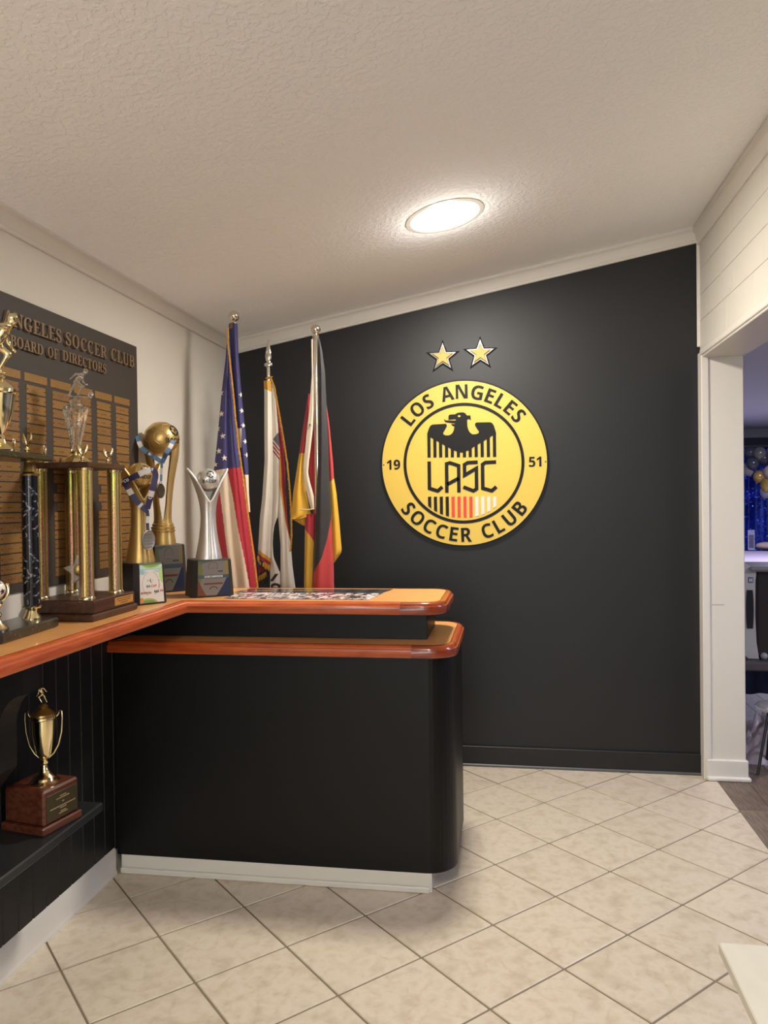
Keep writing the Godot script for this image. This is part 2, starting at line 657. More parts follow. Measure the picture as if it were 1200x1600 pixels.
	M.plate_gold = paint(rgb(214, 172, 92), 0.3, 0.6)
	M.plate_ink = paint(rgb(92, 62, 28), 0.6)

func rect(x0: float, y0: float, x1: float, y1: float) -> PackedVector2Array:
	return PackedVector2Array([Vector2(x0, y0), Vector2(x1, y0), Vector2(x1, y1), Vector2(x0, y1)])

func slab(x0: float, x1: float, y0: float, y1: float, z0: float, z1: float, bevel := 0.0) -> Shape:
	return Shape.new().box(Vector3(x0 + x1, y0 + y1, z0 + z1) / 2, Vector3(x1 - x0, y1 - y0, z1 - z0).abs(), bevel)

func lay_floor():
	var fl := struct("floor", "beige ceramic floor tiles laid diagonally with tan grout", "floor")
	part("grout", slab(LEFT - 0.1, 1.03, -0.08, -0.0035, BACK - 0.1, FRONT), M.grout, fl)
	var s := sqrt(0.5)
	var u := Vector2(s, s) * TILE
	var v := Vector2(s, -s) * TILE
	var o := Vector2(-1.379, -2.617)
	var room := rect(LEFT, BACK, 1.03, FRONT)
	var rng := RandomNumberGenerator.new()
	rng.seed = 5
	var g := 0.0036
	var whole: ArrayMesh
	for i in range(-30, 40):
		for j in range(-30, 40):
			var c := o + u * (i + 0.5) + v * (j + 0.5)
			if c.x < LEFT - 0.25 or c.x > 1.3 or c.y < BACK - 0.25 or c.y > FRONT + 0.2: continue
			var half := TILE / 2 - g
			var du := u.normalized() * half
			var dv := v.normalized() * half
			var quad := PackedVector2Array([c - du - dv, c + du - dv, c + du + dv, c - du + dv])
			var mat: Material = M.tile if rng.randf() < 0.55 else M.tile_other
			var inside := true
			for p in quad:
				if p.x < LEFT or p.x > 1.03 or p.y < BACK or p.y > FRONT: inside = false
			if inside:
				if whole == null:
					whole = Shape.new().box(Vector3(0, -0.006, 0), Vector3(half * 2, 0.012, half * 2), 0.0022).done()
				part("tile", whole, mat, fl, Vector3(c.x, 0, c.y), Vector3(0, 45, 0))
			else:
				for cut in Geometry2D.intersect_polygons(quad, room):
					var sh := Shape.new()
					sh.xf = Transform3D(Basis(Vector3.RIGHT, Vector3.BACK, Vector3.DOWN), Vector3.ZERO)
					var flat := PackedVector2Array()
					for p in cut: flat.append(p)
					# (x, y, z) of the outline go to (x, -z, y): top face up
					sh.xf = Transform3D(Basis(Vector3(1, 0, 0), Vector3(0, 0, 1), Vector3(0, 1, 0)), Vector3.ZERO)
					part("tile", flat_piece(flat, -0.012, 0.0), mat, fl)
	var fl2 := struct("floor", "grey brown wood plank floor of the room beyond the opening", "floor")
	part("subfloor", slab(1.03, 6.5, -0.08, -0.004, -12.2, 2.2), M.plank, fl2)
	for k in 9:
		var x0 := 1.03 + k * 0.148
		var z := -6.4 + rng.randf() * 0.6
		while z < 1.6:
			var l := 1.22
			part("plank", slab(x0 + 0.001, x0 + 0.147, -0.012, 0.0, z + 0.001, z + l - 0.001, 0.0015), M.plank if rng.randf() < 0.5 else M.plank_other, fl2)
			z += l

# a plan outline (x, z) as a thin piece from y0 to y1
func flat_piece(plan: PackedVector2Array, y0: float, y1: float) -> Shape:
	var sh := Shape.new()
	sh.s.set_smooth_group(-1)
	var pts := plan
	var area := 0.0
	for i in pts.size(): area += pts[i].cross(pts[(i + 1) % pts.size()])
	if area > 0:
		pts = plan.duplicate()
		pts.reverse()          # counter-clockwise seen from above
	var idx := Geometry2D.triangulate_polygon(pts)
	for i in range(0, idx.size(), 3):
		var a := pts[idx[i]]
		var b := pts[idx[i + 1]]
		var c := pts[idx[i + 2]]
		if (b - a).cross(c - a) > 0:
			var t := b
			b = c
			c = t
		sh.tri(Vector3(a.x, y1, a.y), Vector3(b.x, y1, b.y), Vector3(c.x, y1, c.y), a, b, c)
		sh.tri(Vector3(a.x, y0, a.y), Vector3(c.x, y0, c.y), Vector3(b.x, y0, b.y), a, c, b)
	for i in pts.size():
		var a := pts[i]
		var b := pts[(i + 1) % pts.size()]
		sh.quad(Vector3(a.x, y0, a.y), Vector3(b.x, y0, b.y), Vector3(b.x, y1, b.y), Vector3(a.x, y1, a.y))
	return sh

func build_shell():
	# ceiling
	var ce := struct("ceiling", "cream textured ceiling sloping up to the right", "ceiling")
	var sh := Shape.new()
	var a := Vector3(LEFT - 0.12, ceiling_at(LEFT - 0.12), 0)
	var b := Vector3(RIGHT + 0.2, ceiling_at(RIGHT + 0.2), 0)
	var up := Vector3.UP * 0.1
	var zf := Vector3(0, 0, FRONT + 0.1)
	var zb := Vector3(0, 0, BACK - 0.12)
	sh.quad(a + zb, b + zb, b + zf, a + zf)
	sh.quad(a + zf + up, b + zf + up, b + zb + up, a + zb + up)
	sh.quad(a + zf, b + zf, b + zf + up, a + zf + up)
	sh.quad(b + zb, a + zb, a + zb + up, b + zb + up)
	sh.quad(b + zf, b + zb, b + zb + up, b + zf + up)
	sh.quad(a + zb, a + zf, a + zf + up, a + zb + up)
	part("ceiling_plaster", sh, M.ceiling, ce)
	# left wall: white above the counter, dark grooved boards below it
	var wl := struct("wall_left", "white left wall with black grooved boards under the counter", "wall")
	part("wall_plaster", slab(LEFT - 0.12, LEFT, -0.02, 2.42, BACK - 0.12, FRONT), M.white_wall, wl)
	for k in 34:
		var z1 := -0.38 - k * 0.0752
		part("plank", slab(LEFT, LEFT + 0.012, 0.09, 1.02, z1 - 0.0741, z1, 0.003), M.black_wood, wl)
	# back wall
	var wb := struct("wall_back", "black satin painted back wall behind the round badge", "wall")
	sh = Shape.new()
	var x0 := LEFT - 0.02
	var x1 := 1.01
	sh.extrude(PackedVector2Array([Vector2(x0, -0.02), Vector2(x1, -0.02), Vector2(x1, ceiling_at(x1)), Vector2(x0, ceiling_at(x0))]), BACK - 0.12, BACK)
	part("wall_paint", sh, M.black_wall, wb)
	var bb := struct("baseboard_back", "black painted baseboard along the black back wall", "baseboard")
	part("board", slab(LEFT, 0.972, 0.012, 0.11, BACK, BACK + 0.012, 0.003), M.black_wall, bb)
	part("quarter_round", slab(LEFT, 0.972, 0.0, 0.014, BACK, BACK + 0.016, 0.003), paint(rgb(86, 88, 88), 0.4), bb)
	# right wall: painted block over a wide opening, a short stub of wall at the back
	var wr := struct("wall_right", "white painted block wall above the wide opening", "wall")
	part("backing", slab(RIGHT + 0.006, 1.175, 2.15, 2.83, BACK - 0.1, FRONT), M.block_paint, wr)
	var row := 0
	var y := 2.2055
	while y < 2.80:
		var yb := 2.165 if row == 0 else y
		var yt := minf((2.3345 if row == 0 else y + 0.131), 2.84)
		if row == 0: y = 2.2035
		var z := -4.175 + (0.0 if row % 2 == 0 else -0.2)
		var first := true
		while z < FRONT:
			var l := 0.486 if row % 2 == 0 and first else 0.4
			var za := maxf(z, -4.175)
			var zc := minf(z + l, FRONT)
			if zc - za > 0.02:
				part("block", slab(RIGHT, RIGHT + 0.03, yb + 0.0008, yt - 0.0008, za + 0.0001, zc - 0.0001, 0.0012), M.block_paint, wr)
			first = false
			z += l
		row += 1
		y += 0.131
	part("jamb", slab(0.985, 1.175, 0.0, 2.17, BACK - 0.1, -4.122, 0.004), M.white_wall, wr)
	part("far_pier", slab(RIGHT, 1.175, 0.0, 2.165, -0.2, FRONT), M.white_wall, wr)
	part("scuff", slab(1.015, 1.075, 0.887, 0.893, -4.1225, -4.1212), M.scuff, wr)
	var fr := struct("wall_front", "cream wall behind the photographer", "wall")
	part("wall_plaster", slab(LEFT - 0.12, 1.175, -0.02, 2.95, FRONT, FRONT + 0.12), M.white_wall, fr)
	# trims
	var t1 := struct("trim_1", "white corner strip between black wall and block wall", "trim")
	part("strip", slab(0.968, 0.99, 2.205, 2.75, BACK, BACK + 0.014, 0.003), M.white_trim, t1)
	var t2 := struct("trim_2", "white casing strip down the edge of the jamb", "trim")
	part("strip", slab(0.971, 1.008, 0.0, 2.172, BACK, -4.112, 0.004), M.white_trim, t2)
	var t3 := struct("trim_3", "white casing along the lower edge of the block wall", "trim")
	part("strip", slab(RIGHT - 0.012, RIGHT, 2.152, 2.182, BACK + 0.05, FRONT, 0.003), M.white_trim, t3)
	part("soffit_board", slab(RIGHT - 0.004, 1.18, 2.142, 2.156, BACK + 0.05, FRONT, 0.003), M.white_trim, t3)
	var t4 := struct("trim_4", "white skirting block at the foot of the jamb", "trim")
	part("block", slab(0.985, 1.183, 0.0, 0.105, BACK, -4.106, 0.004), M.white_trim, t4)
	part("shoe", slab(0.982, 1.194, 0.0, 0.022, BACK, -4.092, 0.006), M.white_trim, t4)
	# crown mouldings: bead, face, cove and lip
	var crown := [Vector2(0, 0), Vector2(0.008, 0), Vector2(0.012, 0.004), Vector2(0.012, 0.01), Vector2(0.009, 0.013), Vector2(0.013, 0.02), Vector2(0.022, 0.045), Vector2(0.026, 0.05), Vector2(0.035, 0.056), Vector2(0.035, 0.075), Vector2(0, 0.08)]
	var c1 := struct("trim_5", "white crown moulding along the top of the left wall", "trim")
	part("moulding", Shape.new().moulding([Vector3(LEFT, 2.288, FRONT), Vector3(LEFT, 2.288, BACK)], crown), M.white_trim, c1)
	var c2 := struct("trim_6", "white crown moulding climbing along the top of the black wall", "trim")
	var cb := [Vector2(0, 0), Vector2(0.008, 0), Vector2(0.012, 0.004), Vector2(0.012, 0.012), Vector2(0.009, 0.016), Vector2(0.013, 0.024), Vector2(0.022, 0.054), Vector2(0.026, 0.06), Vector2(0.035, 0.066), Vector2(0.035, 0.09), Vector2(0, 0.1)]
	part("moulding", Shape.new().moulding([Vector3(LEFT, 2.270, BACK), Vector3(RIGHT + 0.02, 2.270 + 0.186 * (RIGHT + 0.02 - LEFT), BACK)], cb), M.white_trim, c2)
	var c3 := struct("trim_7", "white crown moulding along the top of the block wall", "trim")
	part("moulding", Shape.new().moulding([Vector3(RIGHT, 2.722, BACK), Vector3(RIGHT, 2.722, FRONT)], cb), M.white_trim, c3)
	var b1 := struct("baseboard_left", "white baseboard along the foot of the black boards", "baseboard")
	part("board", Shape.new().moulding([Vector3(LEFT, 0, FRONT), Vector3(LEFT, 0, -2.78)], [Vector2(0, 0), Vector2(0.022, 0), Vector2(0.022, 0.012), Vector2(0.018, 0.02), Vector2(0.018, 0.092), Vector2(0.012, 0.104), Vector2(0, 0.108)]), M.white_trim, b1)
	# the room beyond
	part("wall_plaster", slab(1.0, 6.6, 0, 2.45, -12.2, -12.0), M.far_white, struct("wall_far", "pale end wall of the hall beyond the opening", "wall"))
	part("wall_plaster", slab(6.5, 6.6, 0, 2.45, -12.0, 2.3), M.far_white, struct("wall_side", "pale long side wall of the hall", "wall"))
	part("wall_plaster", slab(1.175, 6.6, 0, 2.45, 2.2, 2.3), M.far_white, struct("wall_near", "pale near end wall of the hall", "wall"))
	part("wall_plaster", slab(1.0, 1.1, 0, 2.45, -12.0, BACK - 0.1), M.far_white, struct("wall_return", "pale hall wall running back from the jamb", "wall"))
	var hc := struct("ceiling", "flat pale ceiling of the hall beyond the opening", "ceiling")
	part("ceiling_plaster", slab(1.175, 6.6, 2.42, 2.5, -12.2, 2.3), M.far_white, hc)
	part("ceiling_plaster", slab(1.0, 1.175, 2.42, 2.5, -12.2, BACK - 0.1), M.far_white, hc)
# ---------------------------------------------------------------- counters
func arc(c: Vector2, r: float, from_deg: float, to_deg: float, n := 10) -> Array:
	var out := []
	for k in n + 1:
		var a := deg_to_rad(lerpf(from_deg, to_deg, float(k) / n))
		out.append(c + Vector2(cos(a), sin(a)) * r)
	return out

func plan3(pts: Array, y: float) -> Array:
	return pts.map(func(p): return Vector3(p.x, y, p.y))

func build_counter():
	var H1 := 1.067
	var H2 := 0.913
	# body: black panel with a rounded end, riser, kick boards
	var body := thing("bar_counter", "black bar counter body with rounded end on a white plinth", "counter", Vector3(-0.8, 0, -3.05))
	var off := Vector3(0.8, 0, 3.05)
	var outline := [Vector2(LEFT + 0.013, -2.80)]
	outline += arc(Vector2(-0.31, -2.91), 0.11, 90, 0)
	outline.append(Vector2(-0.2, -3.30))
	outline.append(Vector2(LEFT + 0.013, -3.30))
	var poly := PackedVector2Array(outline)
	part("panel", flat_piece(poly, 0.07, 0.868), M.black_panel, body, off)
	var rs := thing("counter_riser", "black riser box between the lower ledge and the upper countertop", "counter", Vector3(-0.8, H2, -3.05))
	part("panel", slab(LEFT + 0.013, -0.303, H2, 1.022, -3.2, -2.889, 0.002), M.black_panel, rs, Vector3(0.8, -H2, 3.05))
	part("kickboard", slab(LEFT + 0.03, -0.288, 0.0, 0.07, -2.815, -2.799, 0.002), M.white_trim, body, off, Vector3.ZERO, "white kickboard")
	part("kickboard", slab(-0.304, -0.288, 0.0, 0.07, -3.28, -2.815, 0.002), M.white_trim, body, off, Vector3.ZERO, "white kickboard")
	part("shoe_moulding", slab(LEFT + 0.03, -0.296, 0.0, 0.022, -2.799, -2.787, 0.004), M.white_trim, body, off, Vector3.ZERO, "white shoe moulding")
	var edge := [Vector2(-0.022, 0), Vector2(-0.012, 0.0), Vector2(-0.004, -0.003), Vector2(0.0, -0.008), Vector2(0.002, -0.0135), Vector2(0.006, -0.0145), Vector2(0.0075, -0.018), Vector2(0.0075, -0.040), Vector2(0.005, -0.044), Vector2(-0.022, -0.045)]
	# upper worktop, an L that also runs along the left wall
	var top := thing("countertop", "upper L-shaped maple countertop with trophies and red-brown edge", "countertop", Vector3(-0.9, H1, -2.9))
	var o1 := Vector3(0.9, -H1, 2.9)
	var zf := -2.772
	var zk := -3.235
	var xe := -0.229
	var r := 0.085
	var rim := [Vector2(-1.208, -0.35), Vector2(-1.208, zf)]
	var front_end := Vector2(xe - r, zf)
	var corner := arc(Vector2(xe - r, zf - r), r, 90, 0, 12)
	var back_corner := arc(Vector2(xe - r, zk + r), r, 0, -90, 12)
	var all: Array = [Vector2(LEFT, -0.35)] + rim + corner + back_corner + [Vector2(LEFT, zk)]
	part("top", flat_piece(inset(PackedVector2Array(all), 0.02), H1 - 0.044, H1), M.maple, top, o1)
	part("edge_moulding", Shape.new().moulding(plan3(rim + [Vector2(xe - r - 0.075, zf)], H1), edge), M.stain, top, o1)
	part("corner_moulding", Shape.new().moulding(plan3([Vector2(xe - r - 0.075, zf)] + corner + [Vector2(xe, zf - r - 0.02)], H1), edge), M.stain_dark, top, o1, Vector3.ZERO, "darker red-brown corner piece")
	part("edge_moulding", Shape.new().moulding(plan3([Vector2(xe, zf - r - 0.02)] + back_corner + [Vector2(LEFT, zk)], H1), edge), M.stain, top, o1)
	# lower worktop
	var low := thing("countertop", "lower maple counter ledge with rounded end under the upper countertop", "countertop", Vector3(-0.8, H2, -3.05))
	var o2 := Vector3(0.8, -H2, 3.05)
	zf = -2.757
	zk = -3.352
	xe = -0.193
	r = 0.095
	corner = arc(Vector2(xe - r, zf - r), r, 90, 0, 12)
	back_corner = arc(Vector2(xe - r, zk + r), r, 0, -90, 12)
	var xl := LEFT + 0.013
	all = [Vector2(xl, zf)] + corner + back_corner + [Vector2(xl, zk)]
	part("top", flat_piece(inset(PackedVector2Array(all), 0.02), H2 - 0.044, H2), M.maple, low, o2)
	part("edge_moulding", Shape.new().moulding(plan3([Vector2(xl, zf), Vector2(xe - r - 0.06, zf)], H2), edge), M.stain, low, o2)
	part("corner_moulding", Shape.new().moulding(plan3([Vector2(xe - r - 0.06, zf)] + corner + [Vector2(xe, zf - r - 0.02)], H2), edge), M.stain_dark, low, o2, Vector3.ZERO, "darker red-brown corner piece")
	part("edge_moulding", Shape.new().moulding(plan3([Vector2(xe, zf - r - 0.02)] + back_corner + [Vector2(xl, zk)], H2), edge), M.stain, low, o2)
	# black shelf low on the left wall, with the trophy cup on it
	var shelf := thing("wall_shelf", "black shelf low on the boarded left wall, under the counter", "shelf", Vector3(LEFT + 0.012, 0.47, -1.6))
	part("board", slab(0, 0.215, -0.028, 0, -0.722, 1.0, 0.004), M.black_shelf, shelf)
	part("cleat", slab(0, 0.02, -0.07, -0.028, -0.70, 1.0, 0.002), M.black_wood, shelf)
	# curved bracket under the left counter
	var br := thing("counter_bracket", "black curved bracket holding up the left counter", "bracket", Vector3(LEFT + 0.012, 0, -1.98))
	var prof := PackedVector2Array([Vector2(0, 1.02), Vector2(0, 0.60), Vector2(0.06, 0.615), Vector2(0.12, 0.69), Vector2(0.12, 0.80)])
	for k in 11:
		var a := deg_to_rad(lerpf(180, 92, k / 10.0))
		prof.append(Vector2(0.20 + cos(a) * 0.08, 0.80 + sin(a) * 0.112))
	prof.append(Vector2(0.198, 1.02))
	part("plate", Shape.new().extrude(prof, -0.04, 0.04, 0.002), M.black_wood, br)

func inset(plan: PackedVector2Array, d: float) -> PackedVector2Array:
	var got := Geometry2D.offset_polygon(plan, -d, Geometry2D.JOIN_MITER)
	var best := plan
	if got.size():
		best = got[0]
	return best
# ---------------------------------------------------------------- round badge and stars on the back wall
func bp(px: float, py: float) -> Vector2:      # read off the badge: pixels to metres from its middle
	return Vector2((px - 726.5) * 0.445 / 129.5, ((724.0 - py) - 0.012 * (px - 726.5)) * 0.444 / 129.0)

func zp(list: Array) -> PackedVector2Array:    # from the enlarged crop
	var out := PackedVector2Array()
	for i in range(0, list.size(), 2): out.append(bp(660 + list[i] / 8.0, 620 + list[i + 1] / 8.0))
	return out

func stroke(list: Array, w: float) -> PackedVector2Array:
	var pts := zp(list)
	var got := Geometry2D.offset_polyline(pts, w / 2, Geometry2D.JOIN_MITER, Geometry2D.END_BUTT)
	return got[0]

func build_badge():
	var b := thing("club_badge", "round yellow club badge with black eagle and ring lettering", "sign", Vector3(-0.232, 1.634, BACK + 0.001))
	part("backing_disc", Shape.new().ring(0, 0.448, 0.0, 0.018), M.badge_black, b)
	part("disc", Shape.new().ring(0, 0.440, 0.017, 0.022), M.yellow, b)
	var R := 0.316
	part("ring", Shape.new().ring(R - 0.009, R + 0.007, 0.021, 0.0245), M.badge_black, b)
	var f := font("Droid Sans", true)
	var ink: Material = M.badge_black
	# letters round the ring
	var words := [["LOS ANGELES", 90.0, false, 0.346, 5.3], ["SOCCER CLUB", 270.0, true, 0.346, 5.3]]
	for w in words:
		var h := 0.075
		var r: float = w[3] + (0.0 if not w[2] else h)
		var total := 0.0
		var adv := []
		for ch in w[0]:
			var a := rad_to_deg(char_width(ch, f, h) * (1.0 if ch != " " else 1.35) / (w[3] + h * 0.5)) + 0.75
			adv.append(a)
			total += a
		var ang: float = w[1] + (total / 2 if not w[2] else -total / 2)
		for i in w[0].length():
			var mid: float = ang - adv[i] / 2 if not w[2] else ang + adv[i] / 2
			ang += -adv[i] if not w[2] else adv[i]
			if w[0][i] == " ": continue
			var rr: float = w[3] + h / 2
			var t := text_mesh(w[0][i], f, h, 0.004)
			var p := Vector2(cos(deg_to_rad(mid)), sin(deg_to_rad(mid))) * rr
			var o := part("letter", t, ink, b, Vector3(p.x, p.y, 0.023), Vector3(0, 0, mid - 90 if not w[2] else mid + 90))
			centre_text(o, t)
	for y in [["19", -0.378], ["51", 0.378]]:
		var t := text_mesh(y[0], f, 0.052, 0.004)
		var o := part("numeral", t, ink, b, Vector3(y[1], 0.0, 0.023))
		centre_text(o, t)
	for x in [-0.432, 0.432]:
		part("screw", Shape.new().ball(Vector3(x, 0, 0.022), Vector3(0.005, 0.005, 0.003), 12), M.screw, b)
	# eagle
	var eagle := zp([85, 460, 105, 400, 125, 362, 150, 346, 318, 338, 332, 350, 332, 372, 318, 395, 292, 440, 286, 458, 294, 472, 316, 482, 352, 484, 380, 474, 404, 452, 420, 420, 428, 375,
		400, 362, 388, 346, 388, 338, 420, 345, 442, 335, 318, 318, 304, 302, 298, 278, 320, 296, 440, 300, 452, 290, 436, 282, 354, 290, 354, 250, 362, 230, 382, 224, 440, 222, 465, 206, 500, 200, 540, 200, 565, 212, 585, 240, 628, 240, 634, 300, 612, 284, 596, 284, 586, 296,
		590, 380, 602, 420, 622, 454, 650, 474, 690, 474, 722, 464, 732, 446, 722, 428, 690, 378, 682, 356, 688, 336, 704, 328, 870, 328, 896, 340, 916, 372, 942, 462,
		942, 480, 895, 494, 820, 540, 745, 584, 672, 626, 598, 672, 526, 697, 492, 697, 420, 672, 345, 632, 272, 590, 198, 548, 126, 505, 85, 490])
	part("eagle", Shape.new().extrude(eagle, 0.021, 0.0255), ink, b)
	part("eagle_eye", Shape.new().extrude(zp([468, 246, 488, 232, 510, 246, 488, 262]), 0.025, 0.0262), M.yellow, b)
	var tops := [[86, 470, 470], [160, 515, 530], [232, 555, 572], [306, 595, 614], [378, 636, 655], [453, 680, 695], [528, 695, 685], [600, 668, 648], [674, 622, 606], [748, 580, 560], [824, 536, 515], [900, 490, 470]]
	for q in tops:
		part("feather", Shape.new().extrude(zp([q[0], q[1] - 12, q[0] + 40, q[2] - 12, q[0] + 40, 756, q[0], 757]), 0.021, 0.0252), ink, b)
	# L A S C
	var w := 44.0 / 8.0 * 0.445 / 129.5
	for st in [[106, 806, 106, 1144, 210, 1176, 268, 1126], [324, 1198, 324, 838, 366, 826, 474, 862, 474, 1196], [330, 1095, 474, 1018], [712, 820, 588, 826, 547, 850, 547, 982, 694, 896, 694, 1150, 655, 1176, 530, 1128], [938, 820, 806, 826, 770, 850, 770, 1144, 880, 1176, 938, 1126]]:
		part("letter", Shape.new().extrude(stroke(st, w), 0.021, 0.0252), ink, b)
	# stripes, cut by the curve at the foot
	for k in 12:
		var x := 86 + k * 73.6
		var x2 := x + 40
		var foot := func(xx: float) -> float: return minf(1508.0, 1500.0 + 8.0 - pow(absf(xx - 512.0) / 430.0, 2.6) * 150.0)
		var m: Material = ink if k < 4 else (M.badge_red if k < 8 else M.badge_white)
		part("stripe", Shape.new().extrude(zp([x, 1250, x2, 1250 - 3, x2, foot.call(x2), x, foot.call(x)]), 0.021, 0.0252), m, b)
	# stars
	for k in 2:
		var px := [692.0, 750.5][k] as float
		var py := [558.5, 553.0][k] as float
		var at := at_z(px, py, BACK)
		var s := thing("wall_star", ["left gold star with dark steel border above the round badge", "right gold star with dark steel border above the round badge"][k], "star", at, 0, "")
		part("border", Shape.new().extrude(star(0.094, 0.0385), 0.0, 0.012, 0.006), M.steel_dark, s)
		part("star_face", Shape.new().extrude(star(0.058, 0.0235), 0.011, 0.022, 0.003), M.star_gold, s)

func star(r: float, r2: float, n := 5, turn := 90.0) -> PackedVector2Array:
	var out := PackedVector2Array()
	for k in n * 2:
		var a := deg_to_rad(turn + 180.0 * k / n)
		out.append(Vector2(cos(a), sin(a)) * (r if k % 2 == 0 else r2))
	return out

# moves a lettering mesh so that its middle lies on its place
func centre_text(o: MeshInstance3D, t: TextMesh):
	var box := t.get_aabb()
	var c := box.get_center()
	o.position -= o.basis * Vector3(c.x, c.y, 0)
# ---------------------------------------------------------------- the board of names on the left wall
func build_board():
	var zc := -2.4875
	var b := thing("honor_board", "dark brown directors board with bronze letters and rows of brass name plaques", "plaque board", Vector3(LEFT, 1.63, zc), 90)
	part("panel", Shape.new().box(Vector3(0, -0.001, 0.0038), Vector3(1.115, 0.934, 0.007), 0.002), paint(rgb(60, 51, 43), 0.62), b)
	var bronze := paint(rgb(128, 105, 82), 0.5, 0.25)
	var f := font("Droid Serif", true)
	var lines := [["LOS", -1.975, -2.115, 2.019, 0.045], ["ANGELES", -2.163, -2.478, 2.019, 0.045], ["SOCCER", -2.497, -2.783, 2.02, 0.046], ["CLUB", -2.812, -3.006, 2.024, 0.047],
		["BOARD", -2.193, -2.368, 1.951, 0.034], ["OF", -2.391, -2.455, 1.953, 0.034], ["DIRECTORS", -2.478, -2.778, 1.957, 0.035]]
	for w in lines:
		var total := 0.0
		for ch in w[0]: total += char_width(ch, f, w[4])
		var span: float = absf(w[2] - w[1])
		var k := span / total
		var x: float = -(w[1] - zc)
		for ch in w[0]:
			var t := text_mesh(ch, f, w[4], 0.009)
			var adv := char_width(ch, f, w[4]) * k
			var o := part("letter", t, bronze, b, Vector3(x + adv / 2, w[3] - 1.63, 0.0118))
			o.scale.x = minf(k, 1.02)
			centre_text(o, t)
			x += adv
	# plaques: a wider one over each column of twenty
	var brass := textured(noise_tex(0.02, [[0.0, rgb(134, 99, 54)], [0.5, rgb(156, 117, 66)], [1.0, rgb(172, 134, 82)]], 40), Vector3(6, 20, 6), 0.42, 0.35, false)
	var brass_dull := textured(noise_tex(0.02, [[0.0, rgb(122, 88, 50)], [0.5, rgb(143, 106, 62)], [1.0, rgb(160, 122, 76)]], 41), Vector3(6, 20, 6), 0.46, 0.3, false)
	var head := Shape.new().box(Vector3.ZERO, Vector3(0.125, 0.0275, 0.0024), 0.0006).done()
	var line := Shape.new().box(Vector3.ZERO, Vector3(0.104, 0.0278, 0.0024), 0.0006).done()
	var short := Shape.new().box(Vector3.ZERO, Vector3(0.062, 0.0278, 0.0024), 0.0006).done()
	var nails := Shape.new()
	var marks := Shape.new()
	var rng := RandomNumberGenerator.new()
	rng.seed = 11
	for c in 7:
		var x := -(-1.984 - c * 0.1437 - 0.0625 - zc)
		part("plaque", head, brass, b, Vector3(x, 1.851 - 1.63, 0.0080))
		for r in 20:
			var y := 1.8128 - r * 0.0319 - 1.63
			var is_short: bool = c in [3, 5] and r in [10, 12]
			part("plaque", short if is_short else line, brass if rng.randf() < 0.6 else brass_dull, b, Vector3(x, y, 0.0080), Vector3(0, 0, rng.randf_range(-0.4, 0.4)))
			var hw := 0.031 if is_short else 0.052
			for s in [-1, 1]:
				nails.box(Vector3(x + s * (hw - 0.004), y, 0.0096), Vector3(0.0032, 0.0032, 0.002))
			# engraved line of writing, worn and too small to read
			if rng.randf() < 0.6:
				var n := rng.randi_range(4, 8)
				for k in n:
					marks.box(Vector3(x + (k - n / 2.0) * 0.0058, y + rng.randf_range(-0.001, 0.001), 0.00955), Vector3(rng.randf_range(0.002, 0.004), rng.randf_range(0.003, 0.006), 0.0004))
	tag(part("nails", nails, paint(rgb(40, 30, 22), 0.5), b), "", "", "", "stuff")
	tag(part("engraving", marks, paint(rgb(120, 82, 40), 0.6), b), "", "", "", "stuff")
# ---------------------------------------------------------------- cups with a ball held in a notched vase, on printed black bases
func curve(keys: Array, y: float) -> float:
	for i in keys.size() - 1:
		if y <= keys[i + 1][0]:
			var t: float = clampf((y - keys[i][0]) / (keys[i + 1][0] - keys[i][0]), 0, 1)
			var a: float = keys[maxi(i - 1, 0)][1]
			var b: float = keys[i][1]
			var c: float = keys[i + 1][1]
			var d: float = keys[mini(i + 2, keys.size() - 1)][1]
			return cubic_interpolate(b, c, a, d, t)
	return keys[-1][1]

# outer wall, inner wall and rim of a vase whose rim dips at front and back
func notched_vase(rx: Array, rz: Array, rim: Callable, wall: float, groove: float, n := 72) -> Shape:
	var sh := Shape.new()
	var m := 26
	var outer := []
	var inner := []
	for i in m + 1:
		var a := []
		var b := []
		for q in n:
			var th := TAU * q / n
			var y: float = rim.call(th) * i / m
			var x: float = curve(rx, y)
			var z: float = curve(rz, y)
			var dent := 1.0 - groove * exp(-pow(absf(wrapf(th, -PI, PI)) / 0.13, 2.0))
			a.append(Vector3(sin(th) * x, y, cos(th) * z * dent))
			b.append(Vector3(sin(th) * maxf(x - wall, 0.002), y, cos(th) * maxf(z - wall, 0.002) * dent))
		outer.append(a)
		inner.append(b)
	sh.loft(outer, false, 1)
	inner.reverse()
	sh.loft(inner, false, 2)
	sh.s.set_smooth_group(-1)
	var top: Array = outer[m]
	var low: Array = inner[0]
	for q in n:
		sh.quad(top[q], top[(q + 1) % n], low[(q + 1) % n], low[q])
	return sh

var seams: ArrayMesh

